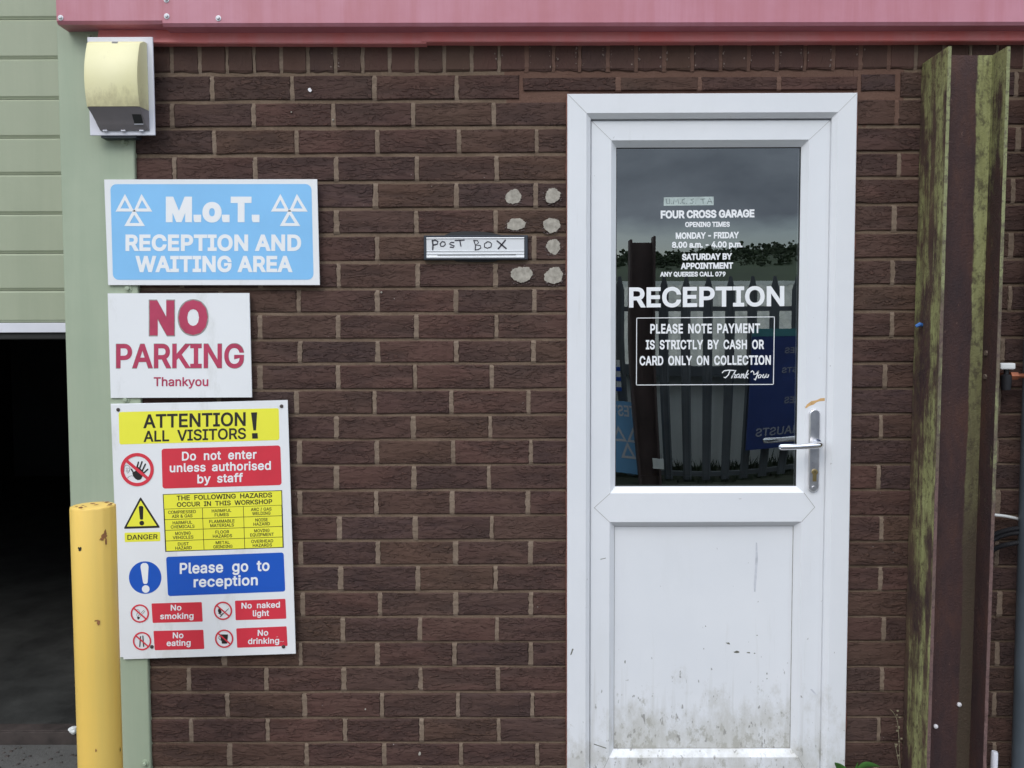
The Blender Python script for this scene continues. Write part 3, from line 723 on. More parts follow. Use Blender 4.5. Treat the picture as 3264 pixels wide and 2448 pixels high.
# ------------------------------------------------------------------ steel column
cx0, cx1, cyf, cyb, cz1 = 1.5325, 1.6975, -.150, -.004, 2.1715
cl = thing('steel_column', 'tall rusty steel H column green with algae, standing against the wall right of the door', 'column', ((cx0 + cx1) / 2, -.076, 0))
def flange(x0, x1, name, mo, mi, notch):
    """flange plate: outer and inner faces, ragged front edge"""
    rr = random.Random(int(x0 * 1000)); n = 70; rows = []
    for k in range(n + 1):
        z = cz1 * k / n; j = rr.gauss(0, .0010)
        rows.append([(x0, cyb, z), (x0, cyf + .001, z), (x0 + .001, cyf + j, z), (x1 - .001, cyf + j * .6 + rr.gauss(0, .0006), z), (x1, cyf + .001, z), (x1, cyb, z)])
    vs = [p for r in rows for p in r]; me = bpy.data.meshes.new(name); fs = []; mi_ = []
    for k in range(n):
        for i in range(6):
            i2 = (i + 1) % 6; fs.append((k * 6 + i, k * 6 + i2, (k + 1) * 6 + i2, (k + 1) * 6 + i)); mi_.append([0, 1, 1, 1, 2, 2][i])
    fs.append(tuple(n * 6 + i for i in range(6))); mi_.append(1)
    o0 = origin(cl); me.from_pydata([Vector(p) - o0 for p in vs], [], fs)
    for m_ in (mo, M['col_edge'], mi): me.materials.append(m_)
    for p, q in zip(me.polygons, mi_): p.material_index = q
    me.update(); return link(name, me, None, cl)
flange(cx0, cx0 + .0095, 'flange', M['col_face'], M['col_inner'], 0)
flange(cx1 - .0095, cx1, 'flange', M['col_inner'], M['col_inner'], 0)
mb = MB(); mb.box(cx0 + .0095, cx1 - .0095, -.0795, -.0725, 0, cz1); mb.build('web', M['col_web'], cl)
for (u, v) in ((3057, 2245), (2982, 2315)):
    p = W(u, v, -.08); p.x -= .006 * p.z; mb = MB(); mb.tube([(p.x, -.079, p.z), (p.x, -.0835, p.z), (p.x, -.086, p.z)], [.0062, .0062, .003], 12); mb.build('white_fixing', M['nylon'], cl, smooth=True)
for (u, v) in ((3145, 1125), (3141, 1200)):
    p = W(u, v, -.10); mb = MB(); mb.tube([(cx1 - .010, -.10, p.z), (cx1 - .0145, -.10, p.z)], [.008, .007], 6); mb.build('bolt', M['col_edge'], cl)
cl.rotation_euler = (0, .006, 0)      # it leans a little to the right
p = W(2908, 1036, -.06)
mb = MB(); mb.tube([(cx0 + .008, -.05, p.z), (cx0 - .001, -.055, p.z + .002), (cx0 - .010, -.052, p.z - .004)], [.0055, .006, .0045], 7)
tag(mb.build('wall_plug', M['blue_tie']), 'tiny blue plastic plug sticking out of the algae-covered column', 'plug')

# ------------------------------------------------------------------ right of the column
p = W(3208, 1168, -.055)
sv = thing('stop_valve', 'small stop valve with a white turning handle on the bricks right of the column', 'valve', (p.x, -.055, p.z))
mb = MB(); a = W(3184, 1157, -.06); c_ = W(3231, 1177, -.06)
mb.box(a.x, c_.x, -.07, -.045, c_.z, a.z); mb.build('handle', M['cable_white'], sv, bevel=.004)
mb = MB(); mb.tube([(p.x, -.055, p.z - .008), (p.x, -.055, p.z - .022)], .007, 10); mb.tube([(p.x, -.055, p.z - .022), (p.x, -.055, p.z - .026), (p.x, -.055, p.z - .048), (p.x, -.055, p.z - .066)], [.009, .015, .014, .012], 14)
mb.build('valve_body', M['hose'], sv, smooth=True)
mb = MB(); zz = W(3230, 1198, -.055).z
mb.tube([(p.x + .010, -.055, zz), (p.x + .030, -.055, zz)], .012, 6); mb.tube([(p.x + .028, -.055, zz), (p.x + .2, -.055, zz)], .0068, 12); mb.tube([(p.x, -.055, zz), (p.x, .01, zz)], .008, 10)
mb.build('copper_pipe', M['copper'], sv)
def curve_pts(pxs, Y):
    P = [W(u, v, Y if not isinstance(Y, list) else Y[i]) for i, (u, v) in enumerate(pxs)]; out = []
    for i in range(len(P) - 1):
        p0 = P[max(i - 1, 0)]; p1 = P[i]; p2 = P[i + 1]; p3 = P[min(i + 2, len(P) - 1)]
        for k in range(6):
            t = k / 6; out.append(.5 * ((2 * p1) + (p2 - p0) * t + (2 * p0 - 5 * p1 + 4 * p2 - p3) * t * t + (3 * p1 - p0 - 3 * p2 + p3) * t ** 3))
    out.append(P[-1]); return out
mb = MB(); mb.tube(curve_pts([(3120, 1636), (3168, 1641), (3215, 1647), (3262, 1661), (3320, 1700)], -.03), .0042, 8)
tag(mb.build('white_cable', M['cable_white'], smooth=True), 'thin white cable looping across the bricks right of the column', 'cable')
hz = thing('black_conduit_coil', 'coil of black ribbed conduit hanging on the wall behind the column', 'hose', W(3230, 1740, -.06))
for pts_ in ([(3120, 1740), (3160, 1708), (3210, 1690), (3262, 1683), (3320, 1684)], [(3120, 1755), (3160, 1724), (3210, 1703), (3262, 1698), (3320, 1700)], [(3120, 1800), (3160, 1757), (3200, 1738), (3262, 1728), (3320, 1730)]):
    c_ = curve_pts(pts_, -.05)
    fine = []; rr = []
    for i in range(len(c_) - 1):
        for k in range(4): fine.append(c_[i].lerp(c_[i + 1], k / 4)); rr.append(.0075 if (i * 4 + k) % 2 else .0058)
    mb = MB(); mb.tube(fine, rr, 10); mb.build('loop', M['hose'], hz)
xg = W(3242, 2448, -.09).x
mb = MB(); mb.tube([(xg + .040, -.06, 0), (xg + .040, -.06, 1.75), (xg + .042, -.06, 2.2)], .034, 24)
tag(mb.build('grey_drainpipe', M['pipe_grey'], smooth=True), 'dark grey round drainpipe at the far right edge of the wall', 'drainpipe')
p = W(3170, 2395, -.05); mb = MB(); mb.tube([(p.x, -.05, 0), (p.x, -.05, p.z - .004), (p.x, -.05, p.z)], [.0095, .0095, .0075], 14)
tag(mb.build('white_waste_pipe', M['white_plastic'], smooth=True), 'short white pipe stub rising at the foot of the wall right of the column', 'pipe')

# weed at the foot of the door frame
wp = W(2740, 2600, -.05)
weed = thing('weed', 'green leafy weed growing at the foot of the door frame', 'weed', (1.40, -.05, 0))
def leaf(tip, base, width, curl, name='leaf'):
    tip = Vector(tip); base = Vector(base); d = tip - base; side = d.cross(Vector((0, 1, .25))).normalized(); up = side.cross(d).normalized()
    n = 8; rows = []
    for k in range(n + 1):
        t = k / n; w_ = width * (math.sin(math.pi * min(1, t * .97 + .03)) ** .8) * (1 - .25 * t); c_ = base + d * t + up * (curl * math.sin(math.pi * t))
        rows.append([c_ - side * w_ + up * w_ * .25, c_ - up * .0005, c_ + side * w_ + up * w_ * .25])
    vs = [p for r in rows for p in r] + [p - up * .0006 for r in rows for p in r]; fs = []; m_ = 3 * (n + 1)
    for k in range(n):
        for i in range(2):
            a = k * 3 + i; fs.append((a, a + 1, a + 4, a + 3)); fs.append((m_ + a + 3, m_ + a + 4, m_ + a + 1, m_ + a))
    mb = MB(); mb.add(vs, fs); mb.build(name, M['leaf'], weed, smooth=True)
c0 = W(2722, 2500, -.06)
mb = MB(); mb.tube([(1.40, -.05, 0), (1.398, -.055, .05), (c0.x, -.06, c0.z)], [.003, .0025, .002], 7); mb.build('stem', M['leaf'], weed)
leaf(W(2660, 2430, -.07), c0, .014, .012); leaf(W(2735, 2428, -.07), c0, .005, .004); leaf(W(2805, 2443, -.07), W(2728, 2455, -.06), .012, .012); leaf(W(2690, 2470, -.10), (1.40, -.055, .06), .012, .008); leaf(W(2790, 2500, -.09), (1.40, -.055, .05), .013, .008)
dw = thing('dry_weed', 'thin dried weed stalk standing beside the foot of the column', 'weed', (1.53, -.02, 0))
for pts_ in ([(2872, 2560), (2868, 2420), (2862, 2310), (2850, 2275), (2838, 2262)], [(2866, 2440), (2858, 2395), (2852, 2370)]):
    mb = MB(); mb.tube(curve_pts(pts_, -.02), .0009, 5); mb.build('stem', M['dry'], dw)
for k in range(16):
    u, v = rs.gauss(2862, 5), rs.uniform(2265, 2410); p = W(u, v, -.022); s = rs.uniform(.0012, .003); mb = MB()
    mb.box(p.x - s, p.x + s, -.024, -.022, p.z - s * .8, p.z + s * .8); mb.build('seed_head', M['dry'], dw)

# letter outlines: advance, then closed bezier splines (left handle, point, right handle)
GLYPHS = {
'&':(448,'221,-7,197,-7,163,-7 135,-1,110,12,86,24 67,41,54,62,41,83 34,107,34,133,34,155 39,174,47,189,56,205 69,220,85,235,101,249 119,263,140,279,166,298 191,316,216,335,223,340 230,346,237,352,244,359 250,366,255,375,259,384 262,394,262,405,262,421 256,434,245,445,235,456 220,461,201,461,189,461 178,458,168,453,158,448 151,441,145,431,140,422 137,411,137,399,137,386 140,374,145,363,151,352 159,340,169,327,179,315 190,300,204,284,282,189 360,95,438,0,413,0 389,0,364,0,300,77 236,154,171,231,152,255 135,275,121,293,107,310 95,327,87,344,79,361 75,379,75,398,75,421 81,441,91,458,101,475 116,489,134,499,153,509 175,513,200,513,225,513 247,509,266,499,284,489 298,476,308,459,319,443 324,424,324,404,324,389 321,375,315,362,309,348 302,336,291,325,281,314 269,303,256,293,222,268 188,243,154,217,133,202 119,188,110,174,101,161 97,147,97,131,97,115 101,100,109,87,117,75 129,65,143,57,158,50 174,46,193,46,213,46 233,51,251,59,270,68 286,80,301,95,316,111 328,130,336,151,345,173 349,197,349,224,368,224 388,224,408,224,408,192 404,165,397,144,389,122 381,105,371,92,361,79 352,69,345,62,341,57 337,52,333,47,316,29 296,16,271,7,246,-2'),
'-':(453,'263,244,337,244,337,226 337,207,337,188,263,188 188,188,114,188,114,207 114,226,114,244,188,244'),
'.':(188,'108,-4,95,-4,83,-4 72,0,63,9,54,18 50,28,50,41,50,54 54,65,63,73,72,82 83,87,95,87,108,87 119,82,128,73,137,65 141,54,141,41,141,28 137,18,128,9,119,0'),
'/':(249,'216,533,235,533,180,330 126,127,71,-76,52,-76 33,-76,14,-76,69,127 124,330,178,533,197,533'),
'0':(453,'264,-7,227,-7,189,-7 157,3,130,24,103,45 83,74,69,113,55,152 48,199,48,254,48,309 55,356,69,395,83,434 104,464,130,484,157,505 189,516,227,516,264,516 296,505,323,484,350,464 370,434,384,395,398,356 405,309,405,254,405,199 398,152,384,113,370,74 350,45,323,24,297,3|202,50,227,50,252,50 273,58,290,74,308,90 321,113,330,144,339,174 344,211,344,254,344,297 339,334,330,365,321,395 308,419,290,435,273,451 252,460,227,460,202,460 180,451,163,435,146,419 132,395,123,365,114,334 109,297,109,254,109,211 114,174,123,144,132,113 146,90,163,74,180,58'),
'4':(453,'164,105,40,105,40,123 40,141,40,158,109,275 178,392,247,509,268,509 289,509,311,509,243,394 176,280,109,166,109,165 109,164,109,163,210,163 312,163,413,163,413,144 413,125,413,105,289,105|302,0,282,0,282,40 282,81,282,121,282,130 282,138,282,146,282,203 282,260,282,318,302,318 322,318,343,318,343,212 343,106,343,0,322,0'),
'7':(453,'120,0,97,0,172,149 248,299,323,448,323,450 323,451,323,452,236,452 149,452,62,452,62,471 62,490,62,509,172,509 281,509,391,509,391,489 391,469,391,449,315,299 240,150,165,0,142,0'),
'8':(453,'260,-7,226,-7,192,-7 162,-1,136,11,109,24 89,40,74,62,59,83 52,108,52,135,52,157 56,177,65,195,74,213 86,229,101,241,116,253 133,261,153,265,153,265 153,266,153,267,128,273 108,287,93,308,78,329 70,353,70,380,70,406 77,429,90,450,104,470 122,486,146,498,169,510 196,516,226,516,256,516 283,510,306,498,329,486 348,470,361,450,375,429 382,406,382,380,382,353 374,329,359,308,344,287 325,273,300,267,300,266 300,265,300,265,319,261 336,253,351,241,366,229 378,213,387,195,396,177 401,157,401,135,401,108 393,83,378,62,364,40 343,24,317,11,291,-1|204,49,226,49,249,49 268,53,285,60,301,68 314,78,323,91,332,105 337,121,337,139,337,158 332,174,322,189,313,203 300,214,283,223,266,231 247,235,226,235,205,235 186,231,169,223,152,214 139,203,130,189,120,174 115,158,115,139,115,121 120,105,129,91,138,78 151,68,167,60,184,53|208,290,226,290,244,290 260,293,274,300,288,307 299,318,307,330,315,343 319,358,319,376,319,393 315,407,308,420,300,433 289,443,275,449,261,456 245,460,226,460,208,460 191,456,177,449,163,443 152,433,145,420,137,407 133,393,133,376,133,358 137,343,145,330,152,318 163,307,178,300,192,293'),
'9':(453,'195,516,226,516,258,516 286,508,310,494,335,480 354,460,368,434,382,409 389,380,389,347,389,323 383,297,373,270,362,243 343,209,315,168,277,112 239,56,200,0,177,0 154,0,130,0,187,83 244,165,301,248,303,248 305,248,307,248,303,238 296,229,287,221,279,213 269,207,257,202,245,197 232,195,218,195,187,195 160,201,137,214,114,227 96,245,83,269,70,292 64,320,64,352,64,384 71,412,85,436,99,461 118,480,143,494,167,508|246,460,226,460,207,460 189,456,174,446,159,437 147,424,138,407,130,391 125,372,125,352,125,330 130,312,138,295,147,279 159,266,174,257,189,248 207,243,226,243,246,243 263,248,279,257,294,266 306,279,314,295,323,311 327,330,327,350,327,372 323,391,314,407,306,424 294,437,279,446,264,456'),
'A':(480,'39,0,16,0,78,170 140,339,201,509,226,509 251,509,276,509,338,339 401,170,463,0,440,0 418,0,395,0,359,101 323,202,287,302,281,321 273,344,264,372,255,400 245,435,232,478,236,478 241,478,245,478,233,435 222,399,213,371,204,343 196,320,191,302,155,202 120,101,85,0,62,0|197,142,110,142,110,161 110,180,110,199,197,199 283,199,370,199,370,180 370,161,370,142,283,142'),
'B':(456,'122,0,60,0,60,170 60,339,60,509,120,509 181,509,241,509,276,509 306,503,329,491,352,479 369,462,381,442,392,422 398,399,398,374,398,352 394,334,387,320,379,306 369,294,356,286,344,277 330,271,315,267,315,265 315,264,315,262,331,261 347,255,363,245,379,235 392,221,402,203,413,185 418,163,418,136,418,111 412,87,400,67,388,46 370,30,344,18,319,6 287,0,247,0,184,0|125,115,125,57,165,57 205,57,245,57,284,57 313,65,330,80,347,95 355,114,355,137,355,154 351,170,342,184,334,198 321,209,306,218,290,227 271,231,248,231,207,231 166,231,125,231,125,173|125,341,125,285,162,285 200,285,238,285,257,285 273,289,288,296,303,303 315,313,323,326,332,339 336,355,336,372,336,395 328,414,313,429,297,444 273,452,240,452,202,452 163,452,125,452,125,396'),
'C':(510,'293,-7,267,-7,223,-7 184,4,150,25,116,46 89,76,70,115,50,154 40,201,40,254,40,308 50,354,70,393,89,432 116,462,150,484,184,505 223,516,267,516,293,516 317,512,340,504,363,497 384,486,402,471,420,457 436,439,448,418,460,398 468,374,473,348,451,348 430,348,408,348,404,366 398,381,389,395,381,408 370,419,357,428,345,438 331,444,315,449,300,454 284,456,267,456,236,456 208,448,184,432,159,417 139,394,125,364,111,334 103,297,103,254,103,211 111,175,125,145,140,115 159,92,184,76,209,61 236,53,267,53,284,53 300,55,315,60,331,65 345,71,357,81,370,90 381,101,389,114,398,128 404,143,408,160,430,160 451,160,473,160,469,135 460,111,448,91,436,70 421,52,402,38,384,23 363,12,341,5,318,-3'),
'D':(502,'271,0,219,0,178,0 137,0,96,0,96,19 96,38,96,57,136,57 175,57,215,57,256,57 291,65,318,81,345,97 366,119,379,149,392,179 399,214,399,255,399,296 392,331,379,361,366,390 346,412,320,428,293,444 260,452,221,452,178,452 136,452,93,452,93,471 93,490,93,509,137,509 181,509,225,509,275,509 317,499,353,478,388,458 415,429,433,391,452,353 462,308,462,255,462,202 452,157,433,119,414,81 387,51,351,31,314,10|103,509,125,509,125,339 125,170,125,0,103,0 82,0,60,0,60,170 60,339,60,509,82,509'),
'E':(419,'165,0,60,0,60,170 60,339,60,509,164,509 268,509,372,509,372,490 372,471,372,452,290,452 207,452,125,452,125,396 125,341,125,286,202,286 278,286,355,286,355,267 355,248,355,229,278,229 202,229,125,229,125,172 125,114,125,57,208,57 292,57,375,57,375,38 375,19,375,0,270,0'),
'F':(410,'82,0,60,0,60,170 60,339,60,509,163,509 266,509,369,509,369,490 369,471,369,452,288,452 206,452,125,452,125,394 125,336,125,278,198,278 272,278,346,278,346,259 346,240,346,221,272,221 198,221,125,221,125,147 125,74,125,0,103,0'),
'G':(520,'309,-7,269,-7,223,-7 184,4,149,25,115,46 88,77,69,116,50,155 40,201,40,254,40,308 50,354,69,393,88,432 115,462,149,484,183,505 221,516,265,516,292,516 317,512,340,504,364,496 385,484,403,469,422,454 437,437,449,416,461,396 470,373,474,349,452,349 430,349,408,349,403,365 396,380,387,393,379,406 368,417,356,427,344,436 330,444,315,448,300,453 283,456,265,456,235,456 208,448,183,432,159,417 139,394,125,364,111,334 103,297,103,254,103,211 111,175,125,145,140,115 159,92,184,76,209,61 237,53,269,53,297,53 323,59,345,71,367,83 384,101,396,123,409,146 415,172,415,202,421,201 428,200,434,199,384,199 333,199,283,199,283,218 283,237,283,256,348,256 413,256,478,256,478,237 478,219,478,200,478,158 469,122,451,91,433,60 408,36,377,19,345,2'),
'H':(517,'82,0,60,0,60,170 60,339,60,509,82,509 103,509,125,509,125,435 125,362,125,289,214,289 303,289,392,289,392,362 392,435,392,509,414,509 435,509,457,509,457,339 457,170,457,0,435,0 414,0,392,0,392,77 392,155,392,232,303,232 214,232,125,232,125,155 125,77,125,0,103,0'),
'I':(300,'111,0,31,0,31,19 31,38,31,57,60,57 89,57,118,57,118,189 118,320,118,452,89,452 60,452,31,452,31,471 31,490,31,509,111,509 190,509,269,509,269,490 269,471,269,452,240,452 212,452,183,452,183,320 183,189,183,57,212,57 240,57,269,57,269,38 269,19,269,0,190,0'),
'K':(467,'146,189,104,145,104,169 104,193,104,216,116,232 128,247,139,261,151,275 162,290,174,303,187,317 199,331,212,344,262,399 313,454,364,509,392,509 420,509,448,509,376,431 304,353,231,276,230,276 229,276,228,276,187,233|82,0,60,0,60,170 60,339,60,509,82,509 103,509,125,509,125,451 125,392,125,334,124,298 124,261,124,225,124,214 124,204,125,193,125,129 125,64,125,0,103,0|398,0,372,0,311,86 249,173,188,259,201,276 215,293,228,309,302,206 375,103,449,0,423,0'),
'L':(393,'160,0,60,0,60,170 60,339,60,509,82,509 103,509,125,509,125,358 125,208,125,57,203,57 282,57,361,57,361,38 361,19,361,0,261,0'),
'M':(628,'81,0,60,0,60,170 60,339,60,509,91,509 121,509,152,509,193,402 235,294,277,187,280,180 284,170,287,159,291,148 295,136,299,123,303,110 307,97,311,84,315,71 319,59,322,49,317,49 312,49,307,49,310,59 314,70,318,83,322,95 326,108,330,121,334,134 338,147,342,158,346,170 349,179,352,187,394,294 435,402,476,509,507,509 537,509,568,509,568,339 568,170,568,0,547,0 525,0,504,0,504,97 504,194,504,291,504,302 504,314,504,327,505,340 505,354,505,369,505,383 506,398,506,413,506,428 507,443,507,457,509,457 511,457,513,457,508,441 503,426,498,409,492,393 487,378,482,363,477,348 472,334,467,322,463,309 459,299,456,291,418,194 380,97,342,0,323,0 305,0,286,0,248,97 209,194,170,291,167,299 163,309,159,321,155,333 150,346,145,361,140,376 135,391,129,408,124,424 118,441,112,457,114,457 117,457,119,457,119,444 120,431,120,416,120,401 121,387,121,372,121,357 121,342,122,328,122,315 122,302,122,291,122,194 122,97,122,0,101,0'),
'N':(523,'82,0,60,0,60,170 60,339,60,509,85,509 111,509,136,509,205,400 274,291,343,183,349,174 355,164,363,151,370,138 379,123,388,107,396,90 405,73,414,55,411,55 408,54,405,54,403,72 401,90,401,108,400,126 399,142,399,157,399,172 399,185,399,195,399,300 399,404,399,509,420,509 442,509,463,509,463,339 463,170,463,0,438,0 412,0,387,0,325,97 264,193,202,290,194,303 186,316,177,331,169,345 159,362,148,381,137,400 123,424,108,452,111,453 115,453,119,454,120,428 121,405,122,384,123,362 124,344,124,328,125,312 125,300,125,291,125,194 125,97,125,0,103,0'),
'O':(533,'311,-7,267,-7,223,-7 184,4,150,25,116,46 90,76,70,115,50,154 40,201,40,254,40,308 50,354,70,393,90,432 116,462,150,484,184,505 223,516,267,516,311,516 350,505,384,484,418,462 444,432,464,393,483,354 493,308,493,254,493,201 483,154,464,115,444,76 418,46,384,25,350,4|236,53,267,53,297,53 325,61,349,76,374,91 394,114,408,144,423,174 430,211,430,254,430,298 423,335,408,365,394,395 374,417,349,433,325,448 297,456,267,456,236,456 209,448,184,433,159,417 140,394,125,364,111,334 103,297,103,254,103,211 111,174,125,144,140,114 159,92,184,76,209,61'),
'P':(445,'82,0,60,0,60,170 60,339,60,509,118,509 177,509,235,509,274,509 307,502,332,487,358,473 377,454,390,430,402,405 409,378,409,348,409,317 402,290,390,265,377,241 358,222,332,207,307,193 274,186,235,186,193,186 151,186,109,186,109,205 109,224,109,242,150,242 191,242,233,242,259,242 281,247,297,256,313,265 325,278,333,294,341,310 344,328,344,348,344,368 341,386,333,402,325,417 313,430,297,439,280,448 259,452,232,452,196,452 160,452,125,452,125,301 125,151,125,0,103,0'),
'Q':(533,'274,121,245,159,268,159 290,159,313,159,332,134 351,109,369,85,374,78 379,71,384,65,412,27 440,-10,468,-48,446,-48 423,-48,401,-48,382,-23 364,2,346,27,341,33 336,39,331,46,302,84|311,-7,267,-7,223,-7 184,4,150,25,116,46 90,76,70,115,50,154 40,201,40,254,40,308 50,354,70,393,90,432 116,462,150,484,184,505 223,516,267,516,311,516 350,505,384,484,418,462 444,432,464,393,483,354 493,308,493,254,493,201 483,154,464,115,444,76 418,46,384,25,350,4|236,53,267,53,297,53 325,61,349,76,374,91 394,114,408,144,423,174 430,211,430,254,430,298 423,335,408,365,394,395 374,417,349,433,325,448 297,456,267,456,236,456 209,448,184,433,159,417 140,394,125,364,111,334 103,297,103,254,103,211 111,174,125,144,140,114 159,92,184,76,209,61'),
'R':(449,'82,0,60,0,60,170 60,339,60,509,119,509 177,509,236,509,275,509 307,502,333,489,359,475 378,457,390,433,403,410 409,382,409,352,409,321 403,295,390,271,378,248 359,230,333,217,307,204 275,198,236,198,189,198 143,198,96,198,96,217 96,236,96,255,142,255 188,255,234,255,260,255 281,259,298,267,314,275 326,286,334,300,341,315 345,332,345,352,345,372 341,390,334,405,326,420 314,431,298,440,281,448 259,452,233,452,197,452 161,452,125,452,125,301 125,151,125,0,103,0|378,0,353,0,312,76 271,153,230,229,254,229 279,229,303,229,344,153 386,76,428,0,403,0'),
'S':(447,'263,-9,224,-9,187,-9 155,-3,128,9,100,21 79,38,64,60,49,82 40,107,38,137,60,137 82,137,104,137,106,117 112,101,123,88,134,75 149,65,166,59,184,52 203,49,224,49,247,49 268,53,286,60,304,68 319,78,329,92,340,105 346,121,346,139,346,155 341,169,332,179,323,189 311,198,296,205,281,211 264,217,245,222,224,228 204,234,184,239,142,251 109,268,86,289,63,311 52,339,52,372,52,401 60,426,75,448,90,469 111,486,138,498,164,510 194,516,227,516,261,516 290,510,316,498,342,486 362,469,377,449,392,428 400,404,401,378,380,378 358,378,337,378,335,403 323,423,302,437,281,451 256,459,225,459,203,459 184,455,167,448,151,441 138,431,129,418,120,406 115,391,115,376,115,358 120,344,131,334,142,323 154,314,169,308,184,302 199,297,212,293,230,289 247,284,264,279,279,275 295,270,312,264,328,257 344,248,359,238,373,227 385,214,395,198,404,181 408,162,408,139,408,111 401,86,386,64,372,41 351,24,323,11,296,-2'),
'T':(449,'85,452,32,452,32,471 32,490,32,509,160,509 288,509,417,509,417,490 417,471,417,452,363,452 310,452,257,452,257,301 257,151,257,0,235,0 214,0,193,0,193,151 193,301,193,452,139,452'),
'U':(517,'299,-8,259,-8,219,-8 184,0,154,15,124,31 101,53,85,80,68,107 60,138,60,173,60,285 60,397,60,509,81,509 103,509,124,509,124,399 124,288,124,178,124,154 130,132,141,113,152,94 167,79,187,68,207,57 231,52,259,52,287,52 311,57,331,68,351,79 366,94,377,113,387,132 393,154,393,178,393,288 393,399,393,509,414,509 436,509,457,509,457,397 457,285,457,173,457,138 449,107,433,80,416,53 393,31,363,15,334,0'),
'V':(480,'229,0,204,0,141,170 79,339,16,509,39,509 62,509,84,509,120,408 156,307,192,206,198,189 206,166,215,137,224,109 235,73,248,31,243,31 239,31,235,31,247,74 258,110,267,138,276,166 284,189,290,206,325,307 360,408,395,509,417,509 440,509,463,509,401,339 340,170,278,0,253,0'),
'W':(686,'180,0,155,0,109,170 63,339,16,509,38,509 60,509,82,509,109,404 136,300,163,196,168,179 172,163,175,145,179,128 183,111,187,94,190,76 194,58,197,40,194,40 192,40,189,40,193,58 196,76,200,94,203,111 207,128,211,145,215,163 220,179,224,196,251,300 279,404,306,509,331,509 355,509,380,509,407,404 434,300,462,196,466,179 470,163,474,145,478,128 482,111,486,94,490,76 494,58,497,40,494,40 491,40,488,40,492,58 495,76,499,94,502,111 506,128,510,145,515,163 519,179,523,196,550,300 576,404,603,509,625,509 647,509,670,509,623,339 577,170,530,0,505,0 480,0,455,0,426,108 397,215,368,323,362,344 357,367,351,391,346,416 341,444,336,475,341,475 345,475,350,475,345,445 340,419,335,395,330,371 324,347,318,323,289,215 260,108,230,0,205,0'),
'X':(474,'43,0,18,0,84,95 151,190,217,284,217,268 217,252,217,236,155,327 92,418,29,509,54,509 79,509,104,509,129,473 153,437,178,400,188,385 197,372,204,361,211,350 217,340,223,329,229,318 236,306,243,292,240,292 236,292,232,292,239,306 246,318,252,329,258,339 264,350,272,361,279,372 288,385,298,400,323,437 348,473,374,509,398,509 422,509,446,509,384,419 321,329,259,239,259,255 259,271,259,287,324,191 390,96,456,0,431,0 406,0,382,0,352,43 322,86,292,129,283,143 275,155,268,165,262,175 256,185,250,195,244,206 238,217,230,231,235,231 240,231,244,231,238,218 231,207,225,196,219,186 213,176,206,166,199,155 191,143,182,129,152,86 122,43,91,0,67,0'),
'Y':(472,'225,0,203,0,203,69 203,139,203,208,141,308 79,409,16,509,41,509 66,509,91,509,125,454 159,399,192,344,203,326 213,309,222,292,231,275 240,255,250,230,241,230 232,230,224,230,233,255 242,276,251,293,260,310 270,327,280,344,314,399 347,454,381,509,406,509 430,509,455,509,393,409 330,308,268,208,268,139 268,69,268,0,247,0'),
'Z':(438,'161,0,42,0,42,15 42,31,42,46,119,159 196,272,273,385,284,400 295,415,306,431,318,446 329,461,341,476,343,469 346,461,348,454,327,453 306,453,285,452,264,452 244,452,223,452,162,452 101,452,40,452,40,471 40,490,40,509,159,509 278,509,397,509,397,493 397,477,397,462,321,351 245,240,169,129,158,113 146,97,134,81,122,65 110,49,97,33,95,40 93,47,90,54,111,55 132,56,152,57,173,57 193,57,214,57,276,57 338,57,399,57,399,38 399,19,399,0,280,0'),
'a':(389,'182,-9,160,-9,136,-9 114,-4,94,5,75,14 59,27,48,45,36,62 30,83,30,108,30,130 35,147,43,161,52,175 63,185,78,193,92,201 108,207,125,211,143,215 160,218,178,220,201,223 219,225,234,227,248,228 258,231,265,235,272,239 276,245,276,255,276,255 276,256,276,257,276,272 273,286,267,297,261,308 252,316,240,322,228,328 213,331,196,331,178,331 162,328,149,322,136,317 126,309,118,301,110,292 104,283,100,274,80,280 61,285,41,291,50,314 62,332,79,346,95,360 113,369,133,375,153,381 173,384,194,384,208,384 223,383,239,379,255,376 271,370,286,360,301,351 313,338,322,320,332,303 337,280,337,251,337,168 337,84,337,0,317,0 297,0,277,0,277,17 277,35,277,52,275,52 274,52,272,52,268,43 261,34,252,25,243,15 230,7,215,1,200,-5|155,45,170,45,193,45 212,50,228,59,243,68 255,79,263,93,271,107 276,122,276,138,276,155 276,173,276,190,273,187 268,184,259,182,251,180 242,178,231,176,221,174 210,172,200,171,190,170 182,169,175,168,161,166 147,163,134,159,121,154 111,148,103,139,96,131 92,119,92,105,92,92 95,81,102,72,109,63 118,57,130,52,142,48'),
'b':(424,'261,-8,229,-8,206,-8 187,-4,172,4,158,12 146,21,138,31,129,42 123,51,118,59,116,59 114,59,112,59,112,39 112,20,112,0,92,0 72,0,53,0,53,170 53,339,53,509,73,509 93,509,114,509,114,446 114,382,114,319,115,319 117,319,118,319,123,327 129,336,137,346,145,356 157,365,171,373,186,381 205,384,229,384,261,384 289,376,313,361,337,345 356,322,370,293,383,263 390,229,390,189,390,149 383,114,370,84,356,55 337,32,313,16,289,0|197,47,220,47,244,47 263,53,279,66,295,78 308,95,316,117,324,138 328,162,328,189,328,216 324,240,316,261,308,282 296,299,280,311,264,324 244,330,220,330,197,330 177,324,161,312,145,300 133,284,125,263,117,242 113,217,113,189,113,161 117,136,125,115,133,94 146,77,162,65,178,53'),
